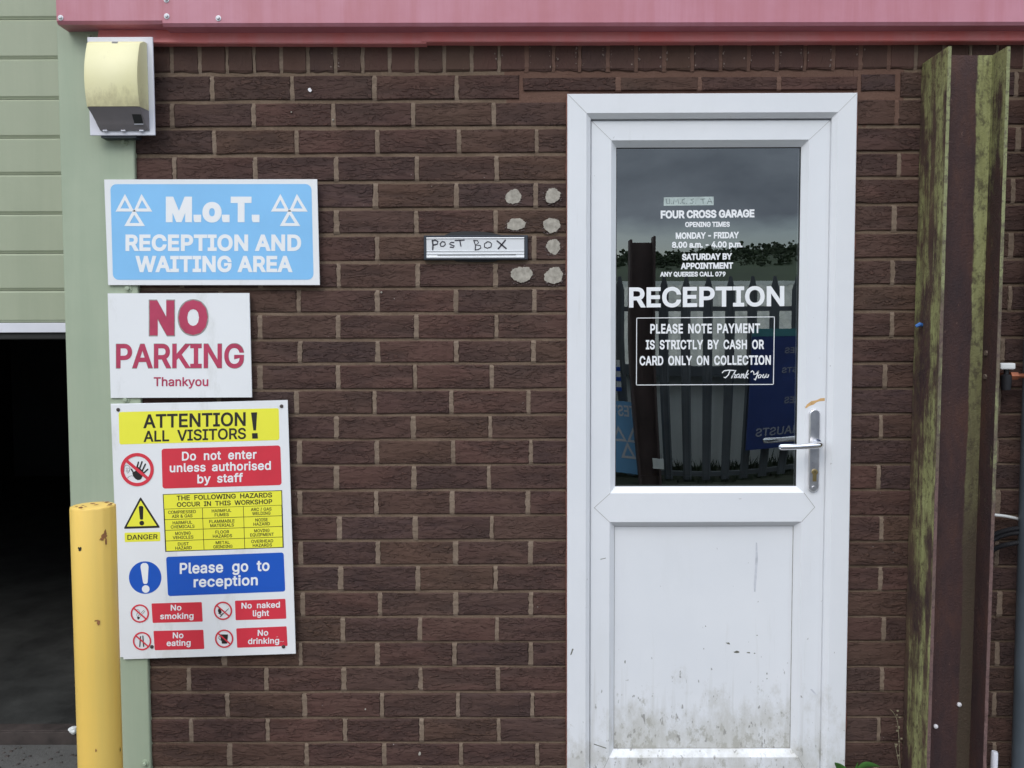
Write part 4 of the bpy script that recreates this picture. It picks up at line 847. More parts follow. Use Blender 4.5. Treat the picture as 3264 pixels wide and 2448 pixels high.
'c':(396,'226,-8,207,-8,173,-8 143,0,117,16,91,33 71,56,56,85,41,114 34,149,34,187,34,227 41,262,56,291,71,321 91,343,117,360,143,376 173,384,207,384,226,384 243,382,260,377,276,372 292,365,305,356,319,347 330,335,340,322,350,309 357,294,362,277,342,272 322,267,303,262,300,272 296,281,290,289,285,297 278,305,270,311,262,317 253,322,242,325,232,328 220,330,207,330,182,330 161,323,145,310,129,297 116,280,108,258,100,237 96,213,96,187,96,162 100,139,108,117,116,96 129,79,145,66,161,53 182,46,207,46,220,46 232,48,243,52,253,55 263,60,271,66,279,72 286,80,292,89,297,97 301,107,304,117,324,112 343,107,363,102,358,85 351,70,341,56,332,43 320,31,306,21,293,12 277,4,261,-1,244,-6'),
'd':(424,'219,-8,195,-8,164,-8 136,0,111,16,87,32 68,55,55,84,41,114 34,149,34,189,34,229 41,263,55,293,69,322 88,345,112,361,136,376 164,384,196,384,219,384 238,381,253,373,268,365 279,356,287,346,296,336 302,327,306,319,308,319 309,319,311,319,311,382 311,446,311,509,331,509 351,509,372,509,372,339 372,170,372,0,352,0 332,0,313,0,313,20 313,39,313,59,311,59 309,59,307,59,302,51 295,42,287,31,278,21 267,12,252,4,238,-4|181,47,205,47,227,47 247,53,263,65,279,77 291,94,299,115,308,136 312,161,312,189,312,217 308,242,300,263,292,284 279,300,263,312,247,324 228,330,205,330,181,330 161,324,145,311,129,299 116,282,108,261,100,240 96,216,96,189,96,162 100,138,109,117,117,95 129,78,145,66,161,53'),
'e':(404,'238,-8,212,-8,175,-8 143,0,117,16,90,33 70,56,56,85,41,114 34,148,34,187,34,226 41,260,55,290,69,319 89,343,115,359,141,376 171,384,205,384,226,384 246,381,266,374,285,367 303,356,319,341,335,326 348,306,357,282,366,258 371,228,371,194,371,186 371,178,371,169,272,169 174,169,75,169,75,187 75,204,75,221,163,221 250,221,338,221,329,215 319,208,310,202,310,227 306,249,298,269,290,288 278,303,263,314,247,325 228,330,205,330,182,330 163,325,146,313,130,302 118,288,109,270,100,251 96,232,96,211,96,200 96,189,96,178,96,150 101,126,110,106,120,87 134,72,151,61,168,51 189,46,212,46,228,46 241,48,254,53,266,57 277,64,285,73,294,82 301,93,306,105,325,101 345,96,365,91,359,71 349,54,335,39,321,24 303,13,283,4,262,-4'),
'f':(254,'154,379,228,379,228,362 228,344,228,327,154,327 80,327,6,327,6,344 6,362,6,379,80,379|101,0,81,0,81,144 81,288,81,432,81,453 86,471,96,486,106,500 119,511,135,519,152,526 169,530,187,530,201,530 213,529,222,527,232,525 238,523,243,521,238,503 233,486,227,468,224,470 220,471,215,472,210,473 203,474,195,474,176,474 163,469,154,460,146,451 142,437,142,419,142,279 142,140,142,0,121,0'),
'g':(425,'238,-151,207,-151,179,-151 155,-147,134,-140,113,-132 96,-123,82,-110,69,-98 58,-84,51,-69,67,-60 84,-50,101,-41,107,-49 113,-57,122,-66,130,-75 141,-82,154,-88,168,-94 186,-97,207,-97,238,-97 263,-90,282,-75,302,-60 311,-37,311,-6,311,19 311,44,311,68,310,68 308,68,306,68,301,60 295,51,287,41,278,32 267,23,252,16,238,8 219,5,195,5,164,5 137,12,113,27,88,41 69,62,55,90,41,118 34,152,34,191,34,230 41,264,55,293,69,322 88,345,112,361,137,376 165,384,196,384,220,384 239,381,253,373,268,365 280,356,288,346,297,336 303,327,308,319,309,319 311,319,313,319,313,339 313,359,313,379,333,379 353,379,372,379,372,250 372,121,372,-9,372,-42 365,-69,350,-90,335,-111 316,-126,291,-136,266,-146|181,59,205,59,228,59 248,64,264,75,280,86 292,101,300,121,308,141 312,165,312,193,312,220 308,243,300,264,292,284 280,301,264,312,248,324 228,330,205,330,181,330 161,324,145,312,129,299 117,283,109,262,100,242 96,219,96,193,96,166 100,143,109,123,117,103 129,87,145,76,162,65'),
'h':(410,'114,249,114,227,114,151 114,76,114,0,93,0 73,0,53,0,53,170 53,339,53,509,73,509 93,509,114,509,114,435 114,361,114,287,110,287 106,287,102,287,114,322 131,347,152,362,174,377 199,384,227,384,253,384 276,379,295,369,315,358 330,342,341,321,352,299 357,273,357,240,357,160 357,80,357,0,337,0 316,0,296,0,296,78 296,157,296,235,296,265 288,288,273,304,258,321 237,329,210,329,192,329 175,325,161,317,146,309 135,298,126,283,118,267'),
'i':(167,'73,0,53,0,53,126 53,253,53,379,73,379 93,379,114,379,114,253 114,126,114,0,93,0|95,443,84,443,72,443 62,447,54,455,45,462 41,472,41,483,41,494 45,504,54,512,62,520 72,524,84,524,95,524 106,520,114,512,122,504 126,494,126,483,126,472 122,462,114,455,106,447'),
'k':(381,'132,158,110,137,110,162 110,187,110,212,113,212 117,212,121,212,175,268 230,323,284,379,310,379 335,379,360,379,301,319 243,259,184,199,182,199 179,199,177,199,155,178|73,0,53,0,53,170 53,339,53,509,73,509 93,509,114,509,114,339 114,170,114,0,93,0|320,0,294,0,245,62 197,124,148,186,162,200 177,214,191,229,252,152 312,76,372,0,346,0'),
'l':(189,'147,-2,139,-2,110,-2 88,5,74,20,60,35 53,57,53,84,53,226 53,367,53,509,73,509 93,509,114,509,114,372 114,235,114,99,114,81 116,69,120,62,125,55 133,52,146,52,152,52 157,52,160,53,164,53 167,54,170,54,173,37 177,20,181,3,175,1 169,0,162,-1,154,-2'),
'm':(610,'73,0,53,0,53,126 53,253,53,379,72,379 92,379,112,379,112,351 112,323,112,295,111,295 109,295,108,295,113,316 121,332,132,346,144,359 157,369,172,376,187,383 203,386,219,386,247,386 270,378,287,361,305,344 316,322,321,295,318,295 315,295,312,295,317,313 325,329,337,343,349,357 364,367,381,375,398,382 416,386,437,386,459,386 479,381,497,372,515,362 530,348,541,328,551,309 557,285,557,255,557,170 557,85,557,0,536,0 516,0,496,0,496,85 496,169,496,254,496,281 488,301,473,313,457,325 439,330,419,330,402,330 387,327,374,320,362,313 352,303,345,290,339,278 335,263,335,247,335,165 335,82,335,0,315,0 295,0,274,0,274,87 274,173,274,260,274,281 267,298,253,311,239,324 221,330,199,330,185,330 171,327,158,320,144,313 134,303,126,289,118,276 114,258,114,238,114,159 114,79,114,0,93,0'),
'n':(410,'114,249,114,227,114,151 114,76,114,0,93,0 73,0,53,0,53,126 53,253,53,379,72,379 92,379,112,379,112,349 112,318,112,287,109,287 106,287,102,287,114,322 131,347,152,362,174,377 199,384,227,384,253,384 276,379,295,369,314,358 330,342,341,321,352,299 357,273,357,240,357,160 357,80,357,0,337,0 316,0,296,0,296,78 296,157,296,235,296,265 288,288,273,304,258,321 237,329,210,329,192,329 175,325,161,317,146,309 135,298,126,283,118,267'),
'o':(415,'242,-8,207,-8,173,-8 143,0,117,16,91,33 71,56,56,85,41,114 34,149,34,187,34,227 41,262,56,291,71,321 91,343,117,360,143,376 173,384,207,384,242,384 273,376,299,360,325,343 345,321,359,291,374,262 381,227,381,187,381,149 374,114,359,85,345,56 325,33,299,16,273,0|182,46,207,46,233,46 254,53,270,66,287,79 299,96,307,117,315,139 319,162,319,187,319,213 315,236,307,258,299,280 287,297,270,310,254,323 233,330,207,330,182,330 161,323,145,310,129,297 116,280,108,258,100,237 96,213,96,187,96,162 100,139,108,117,116,96 129,79,145,66,161,53'),
'p':(424,'73,-143,53,-143,53,31 53,205,53,379,72,379 92,379,112,379,112,359 112,339,112,319,114,319 116,319,118,319,123,327 129,336,137,346,145,356 157,365,171,373,186,381 205,384,229,384,261,384 289,376,313,361,337,345 356,322,370,293,383,263 390,229,390,189,390,149 383,114,370,84,356,55 337,32,313,16,289,0 261,-8,229,-8,206,-8 187,-4,173,4,158,12 146,21,138,31,130,42 123,51,118,59,117,59 115,59,114,59,114,-8 114,-76,114,-143,93,-143|197,47,220,47,244,47 263,53,279,66,295,78 308,95,316,117,324,138 328,162,328,189,328,216 324,240,316,261,308,282 296,299,280,311,264,324 244,330,220,330,197,330 177,324,161,312,145,300 133,284,125,263,117,242 113,217,113,189,113,161 117,136,125,115,133,94 146,77,162,65,178,53'),
'r':(259,'73,0,53,0,53,126 53,253,53,379,72,379 92,379,112,379,112,360 112,340,112,321,113,321 114,321,115,321,122,340 135,355,152,367,170,379 190,385,213,385,218,385 223,385,229,384,235,384 240,384,243,384,243,363 243,343,243,322,242,323 237,323,230,324,223,325 215,326,207,326,189,326 173,322,159,315,145,307 134,297,126,284,118,270 114,255,114,237,114,158 114,79,114,0,93,0'),
's':(365,'211,-8,182,-8,156,-8 133,-4,112,3,92,11 75,23,62,38,49,53 40,72,36,94,55,98 74,102,94,107,99,86 109,70,124,60,139,50 158,45,181,45,208,45 229,51,244,62,260,74 268,87,268,103,268,116 263,127,254,136,245,144 231,151,212,155,191,160 170,165,149,170,115,178 89,191,72,208,55,225 47,247,47,274,47,296 53,315,65,332,77,348 94,361,115,370,136,380 160,384,187,384,213,384 235,380,254,372,272,365 287,353,299,339,310,325 319,309,324,290,305,286 287,281,268,277,263,292 255,304,243,316,230,327 212,333,187,333,165,333 146,327,131,317,116,306 109,293,109,277,109,263 114,252,124,243,134,235 150,228,172,223,191,218 210,214,229,209,264,201 290,188,306,171,323,154 331,133,331,107,331,84 325,64,312,47,300,30 282,16,260,6,237,-3'),
't':(227,'138,379,204,379,204,362 204,344,204,327,138,327 72,327,6,327,6,344 6,362,6,379,72,379|65,345,65,471,85,471 106,471,126,471,126,347 126,222,126,98,126,81 129,69,136,61,143,54 154,50,170,50,174,50 179,50,185,51,191,52 197,53,202,54,206,36 209,19,213,2,207,0 200,-2,192,-3,184,-4 176,-4,168,-4,136,-4 110,4,92,21,74,38 65,62,65,93,65,219'),
'u':(410,'211,-5,182,-5,157,-5 134,0,115,11,95,21 80,37,69,59,58,80 53,107,53,139,53,219 53,299,53,379,73,379 93,379,114,379,114,301 114,222,114,144,114,114 121,91,137,75,152,58 173,50,200,50,218,50 235,54,249,62,264,70 275,81,283,97,292,112 296,131,296,153,296,228 296,304,296,379,316,379 337,379,357,379,357,253 357,126,357,0,337,0 318,0,298,0,298,31 298,61,298,92,301,92 304,92,307,92,295,57 279,32,257,17,235,2'),
'y':(389,'51,-140,47,-139,52,-121 57,-103,61,-86,65,-86 68,-87,71,-87,83,-90 94,-91,104,-89,114,-87 122,-82,130,-74,138,-66 145,-53,151,-36,155,-24 159,-13,163,-1,114,126 66,252,17,379,40,379 62,379,84,379,111,305 138,230,165,155,174,132 181,109,187,87,193,64 199,42,206,21,198,21 191,21,184,21,190,42 196,64,202,87,209,110 216,132,224,155,251,230 278,305,305,379,327,379 349,379,371,379,316,234 260,88,204,-58,196,-78 187,-94,177,-107,166,-120 153,-129,139,-136,125,-142 109,-145,91,-145,81,-145 72,-144,65,-143,57,-142'),
}

# ================================================================== LETTERING
_gc = {}
from mathutils.geometry import delaunay_2d_cdt
def glyph(ch, weight, res):
    """outline -> (advance, points, faces), filled by winding number"""
    key = (ch, weight, res)
    if key in _gc: return _gc[key]
    adv, enc = GLYPHS[ch]; cont = []
    for sp in enc.split('|'):
        P = [tuple(float(q) for q in p.split(',')) for p in sp.split(' ')]; pts = []
        for i, p in enumerate(P):
            q = P[(i + 1) % len(P)]; a, h0, h1, d = Vector(p[2:4]), Vector(p[4:6]), Vector(q[0:2]), Vector(q[2:4])
            ch_ = d - a; L_ = ch_.length or 1
            bend = max(abs(ch_.x * (h0 - a).y - ch_.y * (h0 - a).x), abs(ch_.x * (h1 - a).y - ch_.y * (h1 - a).x)) / L_
            k = 1 if bend < 2 else res
            for s in range(k):
                t = s / k; pts.append(a * (1 - t) ** 3 + 3 * h0 * t * (1 - t) ** 2 + 3 * h1 * t * t * (1 - t) + d * t ** 3)
        cl = []
        for p in pts:
            if not cl or (p - cl[-1]).length > 1.0: cl.append(p)
        if (cl[0] - cl[-1]).length < 1.0: cl.pop()
        cont.append(cl)
    area = lambda c: sum(c[i].x * c[(i + 1) % len(c)].y - c[(i + 1) % len(c)].x * c[i].y for i in range(len(c))) / 2
    sg = 1 if area(max(cont, key=lambda c: abs(area(c)))) > 0 else -1
    def fat(c):
        out = []; n = len(c)
        for i in range(n):
            e0 = (c[i] - c[i - 1]).normalized(); e1 = (c[(i + 1) % n] - c[i]).normalized()
            n0 = Vector((e0.y, -e0.x)) * sg; n1 = Vector((e1.y, -e1.x)) * sg; m = n0 + n1
            if m.length < .2: m = n0
            m.normalize(); k = 1 / max(.45, m.dot(n0)); out.append(c[i] + m * weight * k)
        return out
    def inside(p, c):
        r = False
        for i in range(len(c)):
            a, b = c[i], c[i - 1]
            if (a.y > p.y) != (b.y > p.y) and p.x < (b.x - a.x) * (p.y - a.y) / (b.y - a.y) + a.x: r = not r
        return r
    pts = []; edges = []
    fats = [fat(c) for c in cont]
    for f in fats:
        s0 = len(pts); n = len(f); pts += f; edges += [(s0 + i, s0 + (i + 1) % n) for i in range(n)]
    ov, oe, of, *_ = delaunay_2d_cdt(pts, edges, [], 0, 0.01)
    def winding(p):
        w = 0
        for c in fats:
            for i in range(len(c)):
                a, b_ = c[i - 1], c[i]
                if (a.y <= p.y) != (b_.y <= p.y):
                    x = a.x + (p.y - a.y) / (b_.y - a.y) * (b_.x - a.x)
                    if x > p.x: w += 1 if b_.y > a.y else -1
        return w
    FF = []
    for f in of:
        c = (ov[f[0]] + ov[f[1]] + ov[f[2]]) / 3
        if winding(c) != 0: FF.append(tuple(f))
    used = sorted({i for f in FF for i in f}); re_ = {k: i for i, k in enumerate(used)}
    _gc[key] = (adv, [(ov[k].x, ov[k].y) for k in used], [tuple(re_[i] for i in f) for f in FF]); return _gc[key]
for _k in '.':
    GLYPHS[_k] = (176, '36,0,46,0,36,0 36,84,36,84,36,84 120,84,120,84,120,84 120,0,120,0,120,0')
CAPH = 509.0
def layout(s, weight, res, space=280, track=0):
    x = 0; V = []; F = []
    for ch in s:
        if ch == ' ': x += space; continue
        adv, vs, fs = glyph(ch, weight, res); b = len(V)
        V += [(x + px, py) for px, py in vs]; F += [tuple(b + i for i in f) for f in fs]; x += adv + track
    x0 = min(v[0] for v in V); x1 = max(v[0] for v in V)
    return [((vx - x0) / (x1 - x0), vy / CAPH) for vx, vy in V], F
def text_on(parent, s, F, mat, weight=14, res=3, space=280, track=0, name='lettering', label=None):
    """F(a, h): a runs 0..1 along the line of writing, h in cap heights above the baseline -> world point"""
    V, Fc = layout(s, weight, res, space * .75, track)
    o0 = origin(parent); me = bpy.data.meshes.new(name); me.from_pydata([F(a, h) - o0 for a, h in V], [], Fc); me.update()
    o = link(name, me, mat, parent)
    if label: o['label'] = label
    return o
def line_px(u0, v0, u1, v1, cap, Y, lean=0.0):
    def F(a, h):
        return W(u0 + (u1 - u0) * a + lean * h * cap, v0 + (v1 - v0) * a - h * cap, Y)
    return F
def quad_px(q):
    (ax, ay), (bx_, by_), (cx_, cy_), (dx, dy) = q      # TL TR BR BL
    def G(s, t):
        return ((ax * (1 - s) + bx_ * s) * (1 - t) + (dx * (1 - s) + cx_ * s) * t, (ay * (1 - s) + by_ * s) * (1 - t) + (dy * (1 - s) + cy_ * s) * t)
    return G
def poly_px(pts, Y, name, mat, parent, thick=0.0):
    mb = MB()
    P = [W(u, v, Y) for u, v in pts]
    if thick: mb.prism([(p.x, p.z) for p in P], Y, Y + thick)
    else: mb.add(P, [tuple(range(len(P)))])
    return mb.build(name, mat, parent)
def rrect(q, r, n=5):
    """rounded rectangle inside the pixel quad q"""
    G = quad_px(q); w = math.dist(q[0], q[1]); h = math.dist(q[0], q[3]); a, b = r / w, r / h; out = []
    for (cx_, cy_, st) in ((1 - a, b, -90), (1 - a, 1 - b, 0), (a, 1 - b, 90), (a, b, 180)):
        for k in range(n + 1):
            t = R_(st + 90 * k / n); out.append(G(cx_ + a * math.cos(t), cy_ + b * math.sin(t)))
    return out
def strokes_px(segs, wd, Y, name, mat, parent, cap=True):
    """flat pen strokes through pixel points"""
    mb = MB()
    for pts in segs:
        n = len(pts); L = []; Rr = []
        for i, (x, y) in enumerate(pts):
            x0, y0 = pts[max(i - 1, 0)]; x1, y1 = pts[min(i + 1, n - 1)]; d = math.hypot(x1 - x0, y1 - y0) or 1
            nx, ny = -(y1 - y0) / d * wd / 2, (x1 - x0) / d * wd / 2
            L.append(W(x + nx, y + ny, Y)); Rr.append(W(x - nx, y - ny, Y))
        mb.add(L + Rr, [(i, i + 1, n + i + 1, n + i) for i in range(n - 1)])
        if cap:
            for (x, y) in (pts[0], pts[-1]):
                mb.add([W(x + wd / 2 * math.cos(j * .785), y + wd / 2 * math.sin(j * .785), Y - .00004) for j in range(8)], [tuple(range(8))])
    return mb.build(name, mat, parent)
def ring_px(u, v, r0, r1, Y, name, mat, parent, n=48, bar=None):
    mb = MB(); A = [W(u + r0 * math.cos(2 * math.pi * k / n), v + r0 * math.sin(2 * math.pi * k / n), Y) for k in range(n)]
    B_ = [W(u + r1 * math.cos(2 * math.pi * k / n), v + r1 * math.sin(2 * math.pi * k / n), Y) for k in range(n)]
    mb.add(A + B_, [(k, (k + 1) % n, n + (k + 1) % n, n + k) for k in range(n)])
    if bar:
        c, s = math.cos(R_(bar[0])), math.sin(R_(bar[0])); h = bar[1] / 2; q = (r0 + r1) / 2
        mb.add([W(u + x * c - y * s, v + x * s + y * c, Y - .0001) for x, y in ((-q, -h), (q, -h), (q, h), (-q, h))], [(0, 1, 2, 3)])
    return mb.build(name, mat, parent)
def disc_px(u, v, r, Y, name, mat, parent, n=32):
    return poly_px([(u + r * math.cos(2 * math.pi * k / n), v + r * math.sin(2 * math.pi * k / n)) for k in range(n)], Y, name, mat, parent)

# ================================================================== M.o.T. SIGN
Y0 = -.0200
q = [(332, 572), (1010.5, 571), (1019, 908.5), (344.8, 908.5)]
s1 = thing('reception_sign', 'light blue M.o.T. RECEPTION AND WAITING AREA sign, topmost of three', 'sign', W(675, 740, Y0))
poly_px(q, Y0, 'board', M['sign_white'], s1, .0045)
poly_px(rrect([(351.5, 587), (992.5, 586.5), (999.5, 891.5), (360, 892)], 19), Y0 - .0004, 'blue_panel', M['sky_blue'], s1)
Yt = Y0 - .0008; WH = M['print_white']
text_on(s1, 'M.o.T.', line_px(528.6, 702, 827, 702, 69, Yt), WH, 46, 4, track=30)
text_on(s1, 'RECEPTION AND', line_px(400, 797, 960, 797, 46.5, Yt), WH, 33, 3, track=20)
text_on(s1, 'WAITING AREA', line_px(431.6, 864.5, 932.5, 864.5, 46, Yt), WH, 33, 3, track=20)
def zz1(l): return [(a / 2.011, b / 2.011) for a, b in l]
def tri(T, inner, name, par, Yt_, mat):
    cx_ = sum(p[0] for p in T) / 3; cy_ = sum(p[1] for p in T) / 3
    I = [(cx_ + (p[0] - cx_) * inner, cy_ + (p[1] - cy_) * inner) for p in T]
    mb = MB(); mb.add([W(*p, Yt_) for p in T] + [W(*p, Yt_) for p in I], [(k, (k + 1) % 3, 3 + (k + 1) % 3, 3 + k) for k in range(3)]); return mb.build(name, mat, par)
for dx in (0, 996):
    for T in ([(801 + dx, 1243), (741 + dx, 1356), (860 + dx, 1356)], [(907 + dx, 1243), (856 + dx, 1356), (976 + dx, 1356)], [(859 + dx, 1338), (797 + dx, 1449), (929 + dx, 1449)]):
        tri(zz1(T), .48, 'triangle_emblem', s1, Yt, WH)

# ================================================================== NO PARKING
Y0 = -.0180
q = [(343, 935), (794.6, 934), (803, 1266.5), (353, 1268.4)]
s2 = thing('no_parking_sign', 'white board with cut red letters reading NO PARKING Thankyou, middle of the three signs', 'sign', W(573, 1100, Y0))
poly_px(q, Y0, 'board', M['sign_white'], s2, .0045)
Yt = Y0 - .0006; CR = M['crimson']
for tx, a in (('N', (474, 1062, 558, 1062, 97)), ('O', (566, 1060, 665, 1060, 95))):
    text_on(s2, tx, line_px(*a, Y0 - .0003), M['grime'], 54, 3, name='lettering_outline')
text_on(s2, 'N', line_px(477, 1060, 555.5, 1060, 93, Yt), CR, 50, 3)
text_on(s2, 'O', line_px(569, 1058, 662, 1057, 91, Yt), CR, 50, 1)
text_on(s2, 'PARKING', line_px(369, 1172, 778.5, 1171, 73.5, Y0 - .0003), M['grime'], 22, 3, name='lettering_outline')
text_on(s2, 'PARKING', line_px(370.5, 1170.5, 777, 1170, 71, Yt), CR, 20, 3)
text_on(s2, 'Thankyou', line_px(490, 1230, 664, 1230, 27, Yt), CR, 16, 3)

# ================================================================== ATTENTION BOARD
Yb = -.0165; Y0 = -.0200
s3 = thing('visitor_safety_sign', 'tall white ATTENTION ALL VISITORS safety board, lowest of the three signs', 'sign', W(640, 1680, Y0))
poly_px([(352.5, 1287), (700, 1281), (712, 2086), (383, 2095)], Yb, 'backing_board', M['sign_white'], s3, .003)
poly_px([(356, 1290), (916.5, 1275), (942.5, 2083.5), (393.5, 2101.5)], Y0, 'board', M['sign_white'], s3, .0032)
Yp = Y0 - .0003; Yt = Y0 - .0007; BK = M['black']; RD = M['red']
poly_px(rrect([(378, 1313.5), (888.7, 1301), (890.5, 1402.7), (380.5, 1416.8)], 7), Yp, 'yellow_panel', M['yellow'], s3)
text_on(s3, 'ATTENTION', line_px(456.5, 1363.5, 783, 1356, 41, Yt), BK, 18, 3)
text_on(s3, 'ALL VISITORS', line_px(457.5, 1407.7, 784, 1397.8, 33, Yt), BK, 17, 3, space=520)
z2 = lambda l: [(a / 2.011, 800 + b / 2.011) for a, b in l]
poly_px(z2([(1609, 1035), (1648, 1034), (1641, 1150), (1624, 1150)]), Yt, 'exclamation_mark', BK, s3)
poly_px(z2([(1615, 1168), (1651, 1167), (1653, 1202), (1617, 1203)]), Yt, 'exclamation_mark', BK, s3)
poly_px(rrect([(514.7, 1430.5), (893.6, 1419.6), (897.8, 1546), (518, 1557.6)], 9), Yp, 'red_panel', RD, s3)
text_on(s3, 'Do not enter', line_px(580, 1467.4, 818, 1461.4, 26.5, Yt), WH, 20, 3, space=560, track=25)
text_on(s3, 'unless authorised', line_px(541, 1504.7, 863.5, 1496.4, 26, Yt), WH, 20, 3, space=460, track=20)
text_on(s3, 'by staff', line_px(629, 1539.8, 774.5, 1535, 26, Yt), WH, 20, 3, space=480, track=20)
# prohibition roundel with raised hand
cu, cv = 437, 1496.8
H = lambda l: [(360 + a / 7.373, 1400 + b / 7.373) for a, b in l]
poly_px(H([(455, 790), (530, 745), (545, 640), (600, 655), (660, 700), (735, 790), (728, 825), (690, 880), (668, 930), (630, 955), (580, 960), (525, 930), (475, 870)]), Yt, 'hand_symbol', BK, s3)
for a, b_, w_ in (((565, 665), (598, 540), 33), ((622, 700), (682, 530), 34), ((690, 740), (760, 585), 34), ((715, 800), (815, 708), 34), ((490, 800), (435, 710), 32), ((445, 705), (425, 705), 22)):
    strokes_px([H([a, b_])], w_ / 7.373, Yt - .0002, 'hand_symbol', BK, s3)
strokes_px([H([(262, 760), (265, 660), (300, 612), (350, 612), (390, 650), (405, 680), (380, 760), (345, 800)]), H([(300, 680), (410, 680), (375, 750)]), H([(310, 760), (315, 720), (345, 715), (350, 760), (325, 775)]), H([(335, 920), (380, 875), (440, 858), (470, 870)])], 1.0, Yt, 'face_outline', BK, s3)
ring_px(cu, cv, 53, 42.5, Yt - .0005, 'prohibition_ring', RD, s3, 56, (40, 9.5))
# warning triangle
Z4 = lambda l: [(380 + a / 3.95, 1560 + b / 3.95) for a, b in l]
def soft(T, r, n=4):
    out = []
    for i in range(3):
        p, a, b_ = Vector(T[i]), Vector(T[i - 1]), Vector(T[(i + 1) % 3]); da = (a - p).normalized() * r; db = (b_ - p).normalized() * r
        for k in range(n + 1):
            t = k / n; out.append(tuple((1 - t) ** 2 * (p + da) + 2 * t * (1 - t) * p + t * t * (p + db)))
    return out
poly_px(soft(Z4([(268, 92), (54, 497), (518, 483)]), 6), Yp, 'warning_triangle', BK, s3)
poly_px(soft(Z4([(270, 140), (95, 468), (474, 458)]), 2), Yt, 'warning_triangle', M['yellow'], s3)
poly_px(Z4([(246, 222), (258, 208), (290, 208), (303, 222), (300, 370), (292, 380), (268, 380), (260, 370)]), Yt - .0003, 'exclamation_mark', BK, s3)
disc_px(380 + 284 / 3.95, 1560 + 424 / 3.95, 30 / 3.95, Yt - .0003, 'exclamation_mark', BK, s3)
poly_px(rrect(Z4([(66, 546), (515, 535), (518, 650), (70, 664)]), 3), Yp, 'yellow_label', M['yellow'], s3)
text_on(s3, 'DANGER', line_px(406, 1720.6, 502.5, 1717.8, 15, Yt), BK, 12, 2)
# hazard table
TQ = [(518.7, 1575.2), (899, 1562.5), (904.6, 1745.8), (526.8, 1758.9)]; G = quad_px(TQ)
poly_px(TQ, Yp, 'hazard_table', BK, s3)
def cell(s0, s1, t0, t1):
    poly_px([G(s0, t0), G(s1, t0), G(s1, t1), G(s0, t1)], Yp - .0003, 'table_cell', M['yellow'], s3)
ts = [.259, .443, .629, .813, .992]; ss = [.007, .327, .671, .993]
cell(.007, .993, .012, .256)
for i in range(4):
    for j in range(3): cell(ss[j] + .0025, ss[j + 1] - .0025, ts[i] + .005, ts[i + 1] - .005)
def ttext(s, c, w_, t, cap, weight, space=330, res=2, slope=0.0):
    text_on(s3, s, lambda a, h: W(*G(c - w_ / 2 + w_ * a, t - h * cap), Yt), BK, weight, res, space)
ttext('THE FOLLOWING HAZARDS', .515, .80, .115, .078, 20, 520)
ttext('OCCUR IN THIS WORKSHOP', .515, .80, .228, .076, 20, 520)
CELLS = [[('COMPRESSED', 'AIR & GAS'), ('HARMFUL', 'FUMES'), ('ARC / GAS', 'WELDING')],
         [('HARMFUL', 'CHEMICALS'), ('FLAMMABLE', 'MATERIALS'), ('NOISE', 'HAZARD')],
         [('MOVING', 'VEHICLES'), ('FLOOR', 'HAZARDS'), ('MOVING', 'EQUIPMENT')],
         [('DUST', 'HAZARD'), ('METAL', 'GRINDING'), ('OVERHEAD', 'HAZARDS')]]
for i, row_ in enumerate(CELLS):
    for j, (a, b_) in enumerate(row_):
        c_ = (ss[j] + ss[j + 1]) / 2 - .012
        for k, w_ in enumerate((a, b_)):
            wd = sum(.0115 if ch in ' I/' else .0255 if ch in 'MW' else .0232 for ch in w_)
            ttext(w_, c_, wd, ts[i] + .086 + .071 * k, .052, 17)
# blue mandatory notice
disc_px(462.8, 1841, 51.8, Yp, 'blue_disc', M['blue'], s3, 56)
poly_px(Z4([(268, 975), (274, 945), (300, 926), (338, 926), (362, 945), (369, 975), (358, 1170), (345, 1190), (312, 1190), (300, 1172)]), Yt, 'exclamation_mark', WH, s3)
disc_px(380 + 334 / 3.95, 1560 + 1254 / 3.95, 48 / 3.95, Yt, 'exclamation_mark', WH, s3)
poly_px(rrect(Z4([(590, 850), (2070, 793), (2091, 1285), (614, 1344)]), 8), Yp, 'blue_panel', M['blue'], s3)
text_on(s3, 'Please go to', line_px(*Z4([(762, 1060)])[0], *Z4([(1893, 1020)])[0], 32.5, Yt), WH, 22, 4, space=560, track=20)
text_on(s3, 'reception', line_px(*Z4([(937, 1228)])[0], *Z4([(1745, 1200)])[0], 31, Yt), WH, 22, 4, track=20)
# four small prohibitions
Z5 = lambda l: [(400 + a / 4.022, 1880 + b / 4.022) for a, b in l]
def small(c_, quad, lines):
    (u, v), = Z5([c_]); ring_px(u, v, 29.3, 24.6, Yt - .0005, 'prohibition_ring', RD, s3, 40, (41, 4.6))
    poly_px(rrect(Z5(quad), 3), Yp, 'red_panel', RD, s3)
    for s, x0, y0, x1, y1 in lines:
        text_on(s3, s, line_px(*Z5([(x0, y0)])[0], *Z5([(x1, y1)])[0], 17.6, Yt), WH, 20, 2, space=520, track=15)
small((183, 304), [(333, 175), (978, 157), (990, 408), (348, 425)], [('No', 580, 265, 717, 262), ('smoking', 443, 375, 873, 367)])
small((1249, 269), [(1403, 140), (2050, 115), (2062, 370), (1412, 390)], [('No naked', 1487, 240, 1980, 225), ('light', 1632, 338, 1842, 332)])
small((212, 658), [(358, 528), (998, 512), (1010, 758), (375, 775)], [('No', 606, 620, 743, 617), ('eating', 527, 720, 835, 713)])
small((1265, 627), [(1420, 495), (2065, 468), (2078, 720), (1432, 743)], [('No', 1695, 588, 1830, 584), ('drinking', 1570, 695, 1970, 685)])
